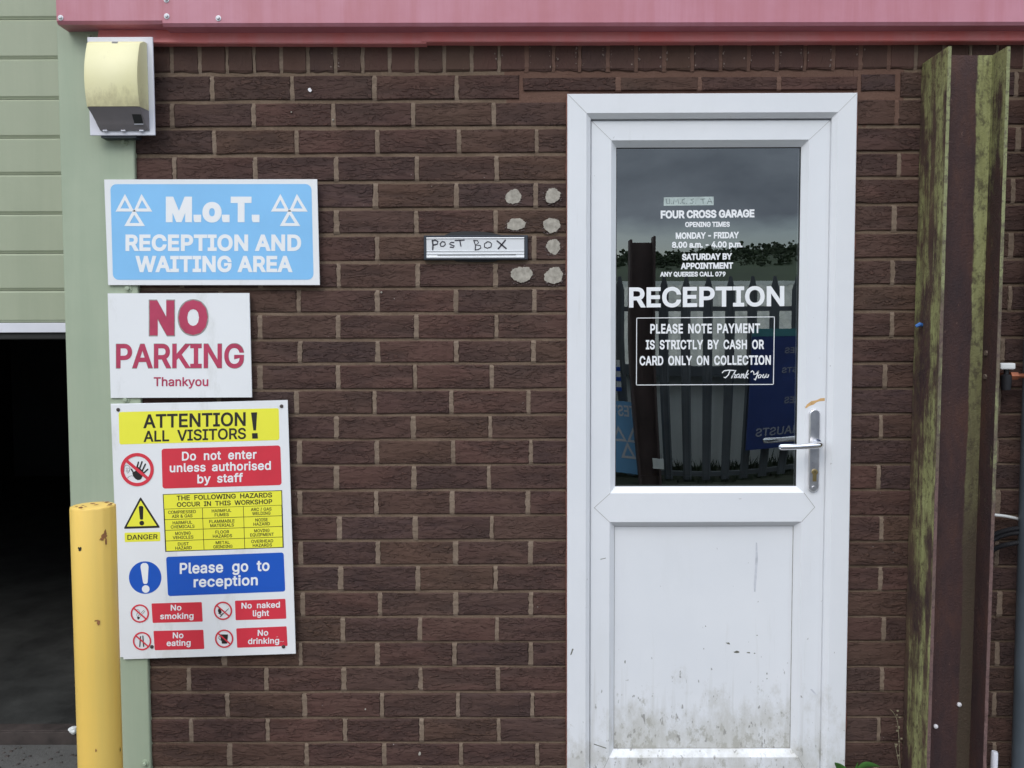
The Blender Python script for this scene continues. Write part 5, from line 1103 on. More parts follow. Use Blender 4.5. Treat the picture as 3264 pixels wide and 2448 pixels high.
strokes_px([Z5([(150, 345), (235, 262), (250, 272), (185, 345)]), Z5([(128, 268), (150, 252), (175, 262), (180, 285), (150, 300), (140, 330)])], 1.0, Yt, 'cigarette_symbol', BK, s3)
poly_px(Z5([(148, 355), (165, 342), (188, 358), (160, 383)]), Yt, 'cigarette_symbol', BK, s3)
strokes_px([Z5([(1215, 345), (1320, 242)]), Z5([(1190, 300), (1225, 320), (1250, 300)])], 1.8, Yt, 'match_symbol', BK, s3)
poly_px(Z5([(1200, 222), (1214, 240), (1225, 262), (1232, 290), (1215, 312), (1195, 295), (1183, 268)]), Yt, 'flame_symbol', BK, s3)
poly_px(Z5([(1207, 345), (1232, 318), (1240, 328), (1218, 350)]), Yt, 'match_symbol', BK, s3)
strokes_px([Z5([(192, 600), (182, 728)]), Z5([(222, 592), (232, 725)])], 3.4, Yt, 'cutlery_symbol', BK, s3)
poly_px(Z5([(1212, 572), (1315, 572), (1302, 690), (1235, 690), (1232, 660), (1222, 640)]), Yt, 'cup_symbol', BK, s3)
strokes_px([Z5([(1225, 595), (1200, 600), (1195, 620), (1212, 640), (1232, 650)])], 1.6, Yt, 'cup_symbol', BK, s3)
strokes_px([Z5([(1975, 660), (1990, 665), (2000, 658), (2012, 668), (2030, 658)]), Z5([(1935, 605), (1955, 600)])], .8, Yt, 'scratch', WH, s3)
for (u, v) in ((377, 1306), (897.6, 1294.8), (484.5, 2061.5), (904, 2061)):
    p = W(u, v, Y0); mb = MB(); mb.tube([(p.x, Y0 + .001, p.z), (p.x, Y0 - .0016, p.z), (p.x, Y0 - .0026, p.z)], [.0054, .0052, .003], 14); mb.build('screw', M['steel_dark'], s3, smooth=True)
# spacers hold the boards off the wall
for s_, pts_ in ((s1, ((420, 640), (420, 850), (960, 640), (960, 850))), (s2, ((400, 1000), (400, 1210), (760, 1000), (760, 1210))), (s3, ((420, 1330), (500, 2050), (880, 1320), (890, 2050)))):
    for (u, v) in pts_:
        p = W(u, v, 0); y1 = -.0126 if p.x < -.69 else .004
        mb = MB(); mb.tube([(p.x, -.0155, p.z), (p.x, y1, p.z)], .008, 10); mb.build('spacer', M['dark_frame'], s_)

# ================================================================== LETTER PLATE
lp = thing('letter_plate', 'white letter plate with black frame and POST BOX written on it by hand', 'letter box', W(1516, 789, -.01))
zB = lambda l: [(1000 + a / 2.7108, 600 + b / 2.7108) for a, b in l]
a, b_ = W(1350.5, 750.5, -.012), W(1682.5, 827.5, -.012); c_, d_ = W(1358.6, 756, -.012), W(1671.4, 823, -.012)
mb = MB()
Lp = lambda x0, z1, x1, z0, y: [(x0, y, z1), (x1, y, z1), (x1, y, z0), (x0, y, z0)]
mb.loops([Lp(a.x, a.z, b_.x, b_.z, .006), Lp(a.x, a.z, b_.x, b_.z, -.010), Lp(a.x + .002, a.z - .002, b_.x - .002, b_.z + .002, -.012), Lp(c_.x - .001, c_.z + .0005, d_.x + .001, d_.z - .0005, -.012), Lp(c_.x, c_.z, d_.x, d_.z, -.008)])
mb.build('frame', M['dark_frame'], lp)
zt, zb_ = c_.z, d_.z; zl = lambda v: W(1500, 600 + v / 2.7108, -.012).z
mb = MB()
prof = [(-.0075, zt - .0004), (-.0128, zt - .0010), (-.0135, zl(432)), (-.0105, zl(440)), (-.0105, zl(536)), (-.0125, zl(541)), (-.0105, zl(547)), (-.0105, zl(560)), (-.0128, zl(566)), (-.0128, zl(571)), (-.0105, zl(577)), (-.0115, zl(590)), (-.0135, zl(597)), (-.0125, zb_ + .0006), (-.007, zb_ + .0004)]
for x0, x1 in ((c_.x + .0004, d_.x - .0004),):
    mb.loops([[(x0, y, z) for y, z in prof], [(x1, y, z) for y, z in prof]]); mb.add([(x0, y, z) for y, z in prof], [tuple(range(len(prof)))]); mb.add([(x1, y, z) for y, z in prof], [tuple(range(len(prof) - 1, -1, -1))])
M['alu_white'] = simple('white_aluminium', (0.72, 0.73, 0.745), 0.3, 0.15, var=0.05)
mb.build('flap', M['alu_white'], lp)
Yq = -.0114
strokes_px([zB([(1025, 450), (1030, 490), (1028, 530)]), zB([(1025, 455), (1050, 448), (1072, 460), (1068, 482), (1030, 492)])], 4.4, Yq, 'handwriting', M['pen'], lp)
strokes_px([zB([(1105, 465), (1092, 480), (1098, 500), (1120, 502), (1138, 485), (1132, 465), (1110, 460)]), zB([(1210, 468), (1185, 468), (1172, 480), (1195, 492), (1215, 498), (1205, 512), (1180, 508)]), zB([(1222, 452), (1300, 448)]), zB([(1262, 450), (1272, 500)])], 3.6, Yq, 'handwriting', M['pen'], lp)
strokes_px([zB([(1382, 450), (1398, 492), (1395, 535)]), zB([(1382, 452), (1415, 452), (1425, 470), (1400, 490), (1440, 495), (1445, 515), (1420, 530), (1395, 532)]), zB([(1500, 462), (1475, 480), (1475, 508), (1500, 518), (1530, 508), (1538, 480), (1520, 464), (1500, 462)])], 3.2, Yq, 'handwriting', M['pen'], lp)
strokes_px([zB([(1585, 455), (1662, 520)]), zB([(1655, 450), (1595, 522)])], 4.6, Yq, 'handwriting', M['pen'], lp)
strokes_px([zB([(1070, 578), (1300, 577), (1550, 575), (1745, 573)])], 1.8, -.0133, 'pen_line', M['pen'], lp)
# dark tar-like sealant smeared round it on the brick
for pts_ in ([(1120, 412), (1190, 378), (1300, 372), (1420, 372), (1540, 385), (1600, 400), (1640, 412)], [(1190, 612), (1230, 632), (1400, 636), (1560, 634), (1620, 612)]):
    poly_px(zB(pts_), -.0022, 'sealant_smear', M['rubber'], lp, .006)

# ================================================================== ALARM SOUNDER
Yp_ = -.052
al = thing('alarm_sounder_box', 'pale yellow alarm box with grey base on a white back plate, above the signs', 'alarm', W(385, 270, Yp_))
a, b_ = W(277, 118, Yp_), W(484, 118, Yp_); c_, d_ = W(497, 431, Yp_), W(291, 433, Yp_)
mb = MB(); x0, x1 = a.x + .0005, c_.x; z1, z0 = a.z, c_.z; x1 = (b_.x + c_.x) / 2
mb.box(x0, x1, Yp_, Yp_ + .006, z0, z1); mb.build('back_plate', M['white_plastic'], al, bevel=.002)
mb = MB(); mb.box(x0 + .028, x1 - .055, Yp_ + .006, -.0135, z0 - .005, z1 - .02); mb.build('mounting_box', M['dark_frame'], al)
# curved cover: stations down the height, section with chamfered sides
Yc = Yp_ - .001
zt = W(380, 138, Yc).z; zsp = None
xl_t, xr_t = W(286, 140, Yc).x, W(468, 140, Yc).x; xl_b, xr_b = W(303, 420, Yc).x, W(478, 420, Yc).x
zbm = W(380, 416, Yc).z; Hh = zt - zbm
def station(t):
    """t 0 top .. 1 bottom -> ring of points"""
    x0 = xl_t + (xl_b - xl_t) * t * .35; x1 = xr_t + (xr_b - xr_t) * t * .6
    if t < .03: d = .014 + .014 * (t / .03) ** .6
    elif t < .775: s = (t - .03) / .745; d = .028 + .022 * math.sin(math.pi * min(1, s * .9 + .03)) ** .8 + .012 * s
    else: s = (t - .775) / .225; d = .046 * (1 - s) + .005 * s
    if t > .775: x0 += .020 * (t - .775) / .225 * 1.0
    ins = min(.009, d * .25); r = .008 if d > .02 else .003; z = zt - Hh * t
    pts = [(x0, Yc, z), (x0 + ins * .4, Yc - d * .55, z), (x0 + ins * .75, Yc - d + r * .45, z), (x0 + ins + r * .6, Yc - d, z),
           (x1 - ins - r * .6, Yc - d, z), (x1 - ins * .75, Yc - d + r * .45, z), (x1 - ins * .4, Yc - d * .55, z), (x1, Yc, z)]
    return pts
def shell(t0, t1, n, name, mat, cap0, cap1):
    mb = MB(); sts = [station(t0 + (t1 - t0) * k / n) for k in range(n + 1)]
    vs = [p for s in sts for p in s]; m_ = 8; fs = []
    for k in range(n):
        for i in range(7): fs.append((k * m_ + i, k * m_ + i + 1, (k + 1) * m_ + i + 1, (k + 1) * m_ + i))
    if cap0: fs.append(tuple(range(m_)))
    if cap1: fs.append(tuple(range(n * m_ + m_ - 1, n * m_ - 1, -1)))
    mb.add(vs, fs); return mb.build(name, mat, al, smooth=True)
shell(0.0, .774, 40, 'cover', M['cream'], True, True)
shell(.777, 1.0, 10, 'base_cover', M['grey_plastic'], True, True)
def on_base(u, v, lift=.0015):
    # point on the sloping grey base seen at this pixel
    y = Yc - .02
    for _ in range(12):
        p = W(u, v, y); t = max(.775, min(1, (zt - p.z) / Hh)); s = (t - .775) / .225; y = Yc - (.046 * (1 - s) + .005 * s) - lift
    return W(u, v, y)
A_ = lambda l: [(260 + a / 4.365, 100 + b / 4.365) for a, b in l]
mb = MB(); mb.add([on_base(*p) for p in A_([(700, 1152), (828, 1155), (860, 1295), (738, 1295)])], [(0, 1, 2, 3)]); mb.build('sensor_window', M['rubber'], al)
mb = MB(); mb.add([on_base(*p, .003) for p in A_([(733, 1283), (860, 1283), (860, 1299), (735, 1299)])], [(0, 1, 2, 3)]); mb.build('sensor_lip', M['white_plastic'], al)
mb = MB(); p0 = A_([(430, 150), (520, 150), (500, 190), (432, 192)]); zc = zt - Hh * .01
pts = [W(u, v, Yc - .029) for u, v in p0]; mb.add([(p.x, Yc - .0335, p.z) for p in pts], [(0, 1, 2, 3)]); mb.build('catch_slot', M['grime'], al)
for u in (300, 553, 805):
    p = W(260 + (u + 28) / 4.365, 100 + 1380 / 4.365, Yp_ - .006); mb = MB(); mb.box(p.x - .0058, p.x + .0058, Yp_ - .008, Yp_ - .0005, p.z - .0016, p.z + .0016); mb.build('clip', M['white_plastic'], al)

# ================================================================== DOOR
door = thing('reception_door', 'white plastic half-glazed door marked RECEPTION, with mould along its lower panel', 'door', ((DX0 + DX1) / 2, 0, 0))
X0, X1, ZT = .5480, 1.3625, 2.0908
YF, YL, YG = -.014, .006, .030
def rect(x0, x1, z0, z1, y): return [(x0, y, z0), (x1, y, z0), (x1, y, z1), (x0, y, z1)]
fi = .0535                                        # face width of the frame
mb = MB()
mb.loops([rect(X0, X1, .0, ZT, .06), rect(X0, X1, .0, ZT, YF + .002), rect(X0 + .002, X1 - .002, .0, ZT - .002, YF), rect(X0 + fi, X1 - fi, .02, ZT - fi, YF),
          rect(X0 + fi + .013, X1 - fi - .013, .03, ZT - fi - .013, YF + .012), rect(X0 + fi + .014, X1 - fi - .014, .03, ZT - fi - .014, YF + .05)])
mb.build('door_frame', M['pvc'], door)
lx0, lx1, lz1 = X0 + fi + .0155, X1 - fi - .0155, ZT - fi - .0155; lx0 = .6165; lx1 = 1.2960; lz1 = 2.0215
gx0, gx1, gz0, gz1 = .6905, 1.2195, .9715, 1.9495     # glass opening (inner edge of the bead)
px0, px1, pz0, pz1 = .6890, 1.2145, .1840, .8540
bv = .0165
def ringmesh(x0, x1, z0, z1):
    return [rect(x0 - bv, x1 + bv, z0 - bv, z1 + bv, YL), rect(x0, x1, z0, z1, YG - .004), rect(x0, x1, z0, z1, YG + .02)]
mb = MB()
# outer edge and face split into stiles and rails
mb.loops([rect(lx0, lx1, .03, lz1, YL + .05), rect(lx0, lx1, .03, lz1, YL + .002), rect(lx0 + .002, lx1 - .002, .03, lz1 - .002, YL)])
a0, a1 = gx0 - bv, gx1 + bv; b0, b1 = px0 - bv, px1 + bv
zm = (gz0 - bv + pz1 + bv) / 2
L0, L1 = lx0 + .002, lx1 - .002
mb.add([(L0, YL, lz1 - .002), (L1, YL, lz1 - .002), (a1, YL, gz1 + bv), (a0, YL, gz1 + bv)], [(0, 3, 2, 1)])
mb.add([(L0, YL, lz1 - .002), (a0, YL, gz1 + bv), (a0, YL, gz0 - bv), (b0, YL, pz1 + bv), (b0, YL, pz0 - bv), (L0, YL, .03)], [(0, 5, 4, 3, 2, 1)])
mb.add([(L1, YL, lz1 - .002), (a1, YL, gz1 + bv), (a1, YL, gz0 - bv), (b1, YL, pz1 + bv), (b1, YL, pz0 - bv), (L1, YL, .03)], [(0, 1, 2, 3, 4, 5)])
mb.add([(a0, YL, gz0 - bv), (a1, YL, gz0 - bv), (b1, YL, pz1 + bv), (b0, YL, pz1 + bv)], [(0, 3, 2, 1)])
mb.add([(L0, YL, .03), (b0, YL, pz0 - bv), (b1, YL, pz0 - bv), (L1, YL, .03)], [(0, 3, 2, 1)])
mb.loops(ringmesh(gx0, gx1, gz0, gz1)); mb.loops(ringmesh(px0, px1, pz0, pz1))
mb.build('door_leaf', M['pvc'], door)
# low threshold under the leaf
mb = MB(); mb.box(lx0 + .01, lx1 - .01, YF + .004, .05, .0, .028); mb.build('door_sill', M['aluminium'], door)
mb = MB(); mb.box(px0 - .004, px1 + .004, YG, YG + .02, pz0 - .004, pz1 + .004); mb.build('lower_panel', M['pvc_panel'], door)
# dark gaps/gaskets
mb = MB(); mb.box(X0 + fi + .0138, lx0 - .0004, YL + .010, YL + .014, .03, lz1); mb.box(lx1 + .0004, X1 - fi - .0138, YL + .010, YL + .014, .03, lz1); mb.box(lx0, lx1, YL + .010, YL + .014, lz1 + .0004, ZT - fi - .0138)
mb.build('gasket', M['rubber'], door)
gk = .0022
mb = MB(); mb.loops([rect(gx0, gx1, gz0, gz1, YG - .0035), rect(gx0 + gk, gx1 - gk, gz0 + gk, gz1 - gk, YG - .0035), rect(gx0 + gk, gx1 - gk, gz0 + gk, gz1 - gk, YG + .004)]); mb.build('gasket', M['rubber'], door)
gk = .0012
mb = MB(); mb.loops([rect(px0, px1, pz0, pz1, YG - .0015), rect(px0 + gk, px1 - gk, pz0 + gk, pz1 - gk, YG - .0015), rect(px0 + gk, px1 - gk, pz0 + gk, pz1 - gk, YG + .002)]); mb.build('gasket', M['grime'], door)
# welded corner seams
def seam(p, q_, y, w_=.0007):
    p, q_ = Vector((p[0], y, p[1])), Vector((q_[0], y, q_[1])); d = (q_ - p).normalized(); n_ = Vector((-d.z, 0, d.x)) * w_
    mb = MB(); vs = [p - n_, p + n_, q_ + n_, q_ - n_]; mb.add([v - Vector((0, .0004, 0)) for v in vs] + vs, [(0, 1, 2, 3), (0, 4, 5, 1), (1, 5, 6, 2), (2, 6, 7, 3), (3, 7, 4, 0)]); mb.build('weld_seam', M['seam'], door)
seam((X0 + .002, ZT - .002), (X0 + fi, ZT - fi), YF, .0005); seam((X1 - .002, ZT - .002), (X1 - fi, ZT - fi), YF, .0005)
seam((L0, lz1 - .002), (a0, gz1 + bv), YL, .0005); seam((L1, lz1 - .002), (a1, gz1 + bv), YL, .0005)
vx0, vx1 = W(1894, 1614, YL).x, W(2597, 1617, YL).x
seam((a0, gz0 - bv), (vx0, zm), YL); seam((vx0, zm), (b0, pz1 + bv), YL); seam((a1, gz0 - bv), (vx1, zm), YL); seam((vx1, zm), (b1, pz1 + bv), YL)
seam((b0, pz0 - bv), (L0 + .02, .095), YL); seam((b1, pz0 - bv), (L1 - .02, .095), YL)
# sealant bead, ragged
rs2 = random.Random(9); mb = MB()
for (xa, xb) in ((X0 - .0030, X0 + .001), (X1 - .001, X1 + .0032)):
    n = 60; L = []; Rr = []
    for k in range(n + 1):
        z = ZT * k / n; j = rs2.gauss(0, .0007)
        L.append((xa + (j if xa < 1 else 0), -.0062, z)); Rr.append((xb + (0 if xa < 1 else j), -.0062, z))
    vs = L + Rr + [(p[0], .004, p[2]) for p in L] + [(p[0], .004, p[2]) for p in Rr]; m_ = n + 1; fs = []
    for k in range(n): fs += [(k, k + 1, m_ + k + 1, m_ + k), (2 * m_ + k, 2 * m_ + k + 1, k + 1, k), (m_ + k, m_ + k + 1, 3 * m_ + k + 1, 3 * m_ + k)]
    mb.add(vs, fs)
mb.box(X0 - .002, X1 + .002, -.005, .004, ZT - .001, ZT + .0022)
mb.build('sealant_bead', M['sealant'], door)
# glass pane, very slightly bowed towards the bottom as sealed units are
n, m_ = 28, 44; xc = .955; vs = []
for j in range(m_ + 1):
    z = gz0 + (gz1 - gz0) * j / m_; k = .052 * max(0.0, (1.42 - z) / .45) ** 1.6
    for i in range(n + 1):
        x = gx0 + (gx1 - gx0) * i / n; vs.append((x, YG - .0008 + k / 2 * (x - xc) ** 2, z))
mb = MB(); mb.add(vs, [(j * (n + 1) + i, j * (n + 1) + i + 1, (j + 1) * (n + 1) + i + 1, (j + 1) * (n + 1) + i) for j in range(m_) for i in range(n)])
gl = mb.build('glass_pane', M['glass'], door)
for p in gl.data.polygons: p.use_smooth = True
# lettering on the glass
Yg = YG - .0022
for s, u0, u1, v0, v1, cap, wt_, sp, tr_ in [
    ('FOUR CROSS GARAGE', 2106, 2404.8, 695, 691, 22, 40, 260, 0), ('OPENING TIMES', 2184, 2326, 723, 722, 14.5, 36, 260, 0),
    ('MONDAY - FRIDAY', 2153.8, 2355.7, 760.5, 758, 17.8, 38, 260, 0), ('8.00 a.m. - 4.00 p.m.', 2142, 2366.7, 789, 787, 17, 38, 260, 0),
    ('SATURDAY BY', 2173.8, 2334, 828, 826, 17.8, 38, 260, 0), ('APPOINTMENT', 2170, 2336.7, 856.7, 855, 17.5, 38, 260, 0),
    ('ANY QUERIES CALL 079', 2104, 2313, 881, 880, 13.4, 34, 260, 0), ('RECEPTION', 2005, 2500, 977.6, 973, 58.5, 24, 260, 0),
    ('PLEASE NOTE PAYMENT', 2072.9, 2422.9, 1062, 1060, 27.8, 27, 480, 30), ('IS STRICTLY BY CASH OR', 2058.6, 2435.7, 1112.3, 1111.3, 27, 27, 480, 30),
    ('CARD ONLY ON COLLECTION', 2038.6, 2457, 1163.3, 1161, 27, 27, 480, 30)]:
    text_on(door, s, line_px(u0, v0, u1, v1, cap, Yg), WH, wt_, 3, sp, tr_)
ZD = lambda l: [(1750 + a / 2.1, 900 + b / 2.1) for a, b in l]
bq = ZD([(587, 239), (1509, 231), (1502, 683), (585, 687)]) 
strokes_px([[bq[0], bq[1]], [bq[1], bq[2]], [bq[2], bq[3]], [bq[3], bq[0]]], 2.3, Yg, 'notice_border', WH, door)
SC_ = [[(1160, 605), (1172, 592), (1200, 588), (1240, 590)], [(1212, 590), (1200, 620), (1180, 640), (1172, 635)],
       [(1250, 590), (1232, 620), (1222, 640)], [(1225, 628), (1242, 612), (1248, 618), (1240, 640), (1250, 638)],
       [(1272, 614), (1258, 618), (1254, 636), (1268, 636), (1278, 615), (1272, 640), (1282, 636)], [(1290, 614), (1284, 640)], [(1287, 628), (1302, 612), (1306, 618), (1298, 640), (1308, 636)],
       [(1332, 590), (1318, 620), (1310, 642)], [(1335, 612), (1318, 626), (1330, 641)],
       [(1352, 600), (1362, 592), (1370, 600), (1372, 618), (1388, 612), (1404, 592)], [(1404, 592), (1392, 625), (1380, 655), (1374, 648)],
       [(1412, 616), (1400, 626), (1402, 640), (1414, 638), (1422, 622), (1412, 616)], [(1436, 616), (1428, 636), (1440, 640), (1455, 616)], [(1456, 614), (1450, 636), (1464, 636), (1470, 620)]]
strokes_px([ZD(s) for s in SC_], 3.2, Yg, 'script_lettering', WH, door)
poly_px([(2115.7, 629), (2274.8, 626.5), (2274.8, 654), (2115.7, 656)], Yg, 'clear_tape', M['tape'], door)
tp = lambda l: [(1750 + a / 2.1, 250 + b / 2.1) for a, b in l]
strokes_px([tp(s) for s in ([(785, 808), (788, 836), (808, 838), (806, 806)], [(832, 840), (838, 808), (850, 828), (862, 805), (868, 838)], [(910, 805), (892, 812), (890, 832), (908, 836)], [(968, 806), (948, 812), (966, 824), (960, 836), (944, 834)], [(1015, 808), (1045, 806)], [(1030, 808), (1032, 838)], [(1060, 838), (1075, 800), (1092, 836)], [(1066, 824), (1088, 824)], [(820, 836), (822, 838)], [(878, 836), (880, 838)], [(920, 836), (922, 838)], [(980, 834), (982, 836)])], 1.9, Yg - .0004, 'handwriting', M['pen_faint'], door)
# handle set
hx, hz0, hz1 = W(2593, 1434, YL).x, W(2590, 1566, YL).z, W(2595, 1303, YL).z; hw = .0158
mb = MB(); n = 14; ring = []
def capsule(w_, z0, z1, y):
    return [(hx + w_ * math.cos(math.pi * k / n), y, z1 - w_ + w_ * math.sin(math.pi * k / n)) for k in range(n + 1)] + [(hx + w_ * math.cos(math.pi + math.pi * k / n), y, z0 + w_ + w_ * math.sin(math.pi + math.pi * k / n)) for k in range(n + 1)]
lps = [capsule(hw, hz0, hz1, YL), capsule(hw, hz0, hz1, YL - .006), capsule(hw - .0012, hz0 + .0012, hz1 - .0012, YL - .0085), capsule(hw - .003, hz0 + .003, hz1 - .003, YL - .0095)]
mb.loops(lps); mb.add(lps[-1], [tuple(range(len(lps[-1])))])
mb.build('handle_plate', M['chrome_worn'], door, smooth=True)
zc = W(2600, 1412, YL).z; xt = W(2482, 1416, YL - .05).x
mb = MB(); xx = hx + .006
mb.tube([(xx, YL - .008, zc), (xx, YL - .014, zc)], [.0125, .0125], 24)
mb.tube([(xx, YL - .012, zc), (xx, YL - .036, zc + .0005), (xx - .003, YL - .047, zc + .001), (xx - .011, YL - .054, zc + .0005), (xx - .03, YL - .057, zc - .001), (xx - .065, YL - .056, zc - .0035), (xt + .014, YL - .053, zc - .0050), (xt + .004, YL - .052, zc - .0053), (xt, YL - .0515, zc - .0055)],
        [.0088, .0086, .0090, .0090, .0084, .0078, .0086, .0080, .0035], 20)
mb.build('handle_lever', M['chrome'], door, smooth=True)
lz = W(2593.6, 1503, YL).z
mb = MB(); mb.tube([(hx + .001, YL - .0090, lz), (hx + .001, YL - .0125, lz), (hx + .001, YL - .013, lz)], [.0085, .0085, .006], 20); mb.box(hx - .004, hx + .006, YL - .0115, YL - .0090, lz - .027, lz - .006)
mb.build('lock_cylinder', M['brass'], door, smooth=True)
mb = MB(); mb.box(hx + .0003, hx + .0017, YL - .0135, YL - .0130, lz - .003, lz + .005); mb.build('keyhole', M['rubber'], door)
zk = W(2590, 1553, YL).z; mb = MB(); mb.tube([(hx - .001, YL - .0093, zk), (hx - .001, YL - .0112, zk)], [.006, .0052], 14); mb.build('plate_screw', M['chrome_worn'], door, smooth=True)
# rust smear above the plate, scuffs
HZ = lambda l: [(2250 + a / 2.765, 1000 + b / 2.765) for a, b in l]
M['rust_smear'] = simple('rust_smear', (0.62, 0.38, 0.16), 0.7, var=0.25, scale=70)
poly_px(HZ([(873, 830), (890, 800), (930, 770), (975, 762), (1010, 745), (1048, 742), (1048, 768), (1000, 772), (975, 780), (950, 800), (915, 812), (885, 832)]), YL - .0003, 'rust_smear', M['rust_smear'], door)
DQ = lambda l: [(1750 + a / 2.1, 1658 + b / 2.1) for a, b in l]
M['scuff'] = simple('grey_scuff', (0.58, 0.59, 0.63), 0.6, var=0.15, scale=60)
M['scuff_dark'] = simple('dark_scuff', (0.16, 0.16, 0.13), 0.7, var=0.4, scale=80)
poly_px(DQ([(1384, 150), (1393, 150), (1398, 260), (1390, 380), (1382, 480), (1374, 480), (1370, 430), (1378, 330), (1382, 240)]), YG - .0003, 'scuff', M['scuff'], door)
for pts_, y in (([(343, 260), (380, 252), (381, 256), (345, 264)], YL), ([(155, 860), (165, 862), (150, 900), (142, 903)], YF), ([(300, 1496), (385, 1524), (383, 1530), (300, 1502)], YL), ([(1747, 1132), (1760, 1130), (1795, 1170), (1785, 1172)], YL), ([(1182, 820), (1205, 818), (1213, 832), (1196, 830)], YG)):
    poly_px(DQ(pts_), y - .0003, 'scuff', M['scuff' if y == YL and pts_[0][0] > 400 else 'scuff_dark'], door)
for (a, b_, w_, h_) in ((1236, 874, 40, 16), (1320, 882, 30, 10), (1370, 887, 12, 8), (1045, 706, 6, 8), (1388, 768, 10, 6), (505, 938, 8, 22), (1455, 1020, 7, 14), (1456, 1056, 6, 10)):
    rr = random.Random(a); pts_ = [(a + w_ / 2 + w_ * rr.uniform(.35, .6) * math.cos(k * .785), b_ + h_ / 2 + h_ * rr.uniform(.35, .6) * math.sin(k * .785)) for k in range(8)]
    poly_px(DQ(pts_), YG - .0003, 'mould_spot', M['scuff_dark'], door)

# ================================================================== ACROSS THE YARD (seen in the door glass)
def V(u, v, Yv):
    """mirror point seen in the glass at this pixel -> real place on the far side of the yard"""
    p = W(u, v, Yv); return Vector((p.x, 2 * YG - Yv, p.z))
FY = 2 * YG - 5.8
fn = thing('palisade_fence', 'grey steel palisade fence across the yard, mirrored in the door glass', 'fence', (2.5, FY, 0))
def pale_mesh(seed):
    w_, h = .047, 2.0; o0 = 0
    ys = [0, .014, 0]; prof = [(-w_, 0), (-w_ * .55, .014), (-w_ * .3, .004), (w_ * .3, .004), (w_ * .55, .014), (w_, 0)]
    vs = []; tops = [1.86, 1.93, 1.99, 1.99, 1.93, 1.86]
    for (x, y), t in zip(prof, tops): vs += [(x, y, .02), (x, y, t), (x, y + .004, .02), (x, y + .004, t)]
    fs = []
    for i in range(5):
        a, b = i * 4, i * 4 + 4
        fs += [(a, b, b + 1, a + 1), (a + 2, a + 3, b + 3, b + 2), (a + 1, b + 1, b + 3, a + 3)]
    me = bpy.data.meshes.new('pale'); me.from_pydata(vs, [], fs); me.update(); me.materials.append(M['fence']); return me
pm = pale_mesh(1)
k = 0; x = -2.0
while x < 7.2:
    o = bpy.data.objects.new('pale', pm); COL.objects.link(o); o.parent = fn; o.location = (x - 2.5, 0, 0); x += .213; k += 1
for z in (.075, 1.68):
    mb = MB(); mb.box(-2.2, 7.4, FY - .05, FY - .004, z - .022, z + .022); mb.build('rail', M['fence'], fn)
for x in (-2.1, .65, 3.4, 6.15):
    mb = MB(); mb.box(x - .05, x + .05, FY - .16, FY - .055, 0, 1.9); mb.build('post', M['fence'], fn)
# rusty steel post beside the fence
pl, pr = V(2002, 1000, 5.5), V(2082, 1000, 5.5); yy = pl.y; zt_ = V(2040, 768, 5.5).z
rp = thing('rusty_gate_post', 'rusty brown steel channel post standing in front of the palisade fence', 'post', ((pl.x + pr.x) / 2, yy, 0))
mb = MB(); mb.box(pl.x, pl.x + .02, yy - .02, yy + .12, 0, zt_); mb.box(pr.x - .02, pr.x, yy - .02, yy + .12, 0, zt_ + .03); mb.box(pl.x + .02, pr.x - .02, yy + .02, yy + .04, 0, zt_ - .02)
mb.build('channel', M['rust_post'] if 'rust_post' in M else M['steel_dark'], rp)
p0, p1 = V(2052, 1462, 5.5), V(2090, 1494, 5.5)
mb = MB(); mb.box(p0.x, p1.x, yy + .10, yy + .125, p1.z, p0.z); mb.build('white_tag', M['shed_wall'], rp)
# boards against the fence
def readable(xr, zb, width, cap, y):
    """writing that faces the garage wall: starts at +x, runs to -x; xr = where it ends"""
    return lambda a, h: Vector((xr + width * (1 - a), y, zb + cap * h))
def board(name, label, x0, x1, z0, z1, y, mat):
    t = thing(name, label, 'sign', ((x0 + x1) / 2, y, 0)); mb = MB(); mb.box(x0, x1, y - .012, y, z0, z1); mb.build('board', M[mat], t); return t
n0, n1 = V(2397, 1048, 5.66), V(2540, 1440, 5.66); yb = n0.y
nb_ = board('services_board', 'dark blue board with white service lettering fixed to the palisade fence', n0.x, n0.x + 1.25, n1.z, n0.z, yb, 'navy')
mb = MB(); mb.box(n0.x, n0.x + 1.25, yb, yb + .003, n0.z - .075, n0.z); mb.build('teal_band', M['teal'], nb_)
for s, u, v, cap in (('CLUTCHES', 2503, 1131, .055), ('EXHAUSTS', 2497, 1196, .050), ('TYRES', 2513, 1297, .060)):
    p = V(u, v, 5.66); text_on(nb_, s, readable(p.x, p.z, .062 * len(s) * .85, cap, yb + .004), M['faded_white'], 14, 2)
p = V(2424, 1398, 5.66); text_on(nb_, 'EXHAUSTS', readable(p.x, p.z, .60, .075, yb + .004), M['faded_white'], 16, 2)
m0, m1 = V(2024, 1292, 5.60), V(2046, 1525, 5.60)
mot = board('test_board', 'light blue garage test board with white triangles leaning by the rusty post', m1.x - .72, m0.x + .02, m1.z, m0.z, m0.y, 'sky_blue_dim' if 'sky_blue_dim' in M else 'sky_blue')
ym = m0.y + .004
text_on(mot, 'TEST TIMES', readable(m0.x - .60, m0.z - .14, .56, .10, ym), WH, 20, 2)
cxm = m0.x - .15
for T in ([(-.075, .02), (-.15, -.13), (0, -.13)], [(.075, .02), (0, -.13), (.15, -.13)], [(0, -.13), (-.08, -.29), (.08, -.29)]):
    P = [Vector((cxm + a, ym, m0.z - .26 + b)) for a, b in T]; c_ = sum(P, Vector()) / 3; I = [c_ + (q - c_) * .55 for q in P]
    mb = MB(); mb.add(P + I, [(k, (k + 1) % 3, 3 + (k + 1) % 3, 3 + k) for k in range(3)]); mb.build('triangle_emblem', WH, mot)
s0 = V(1972, 1155, 5.66)
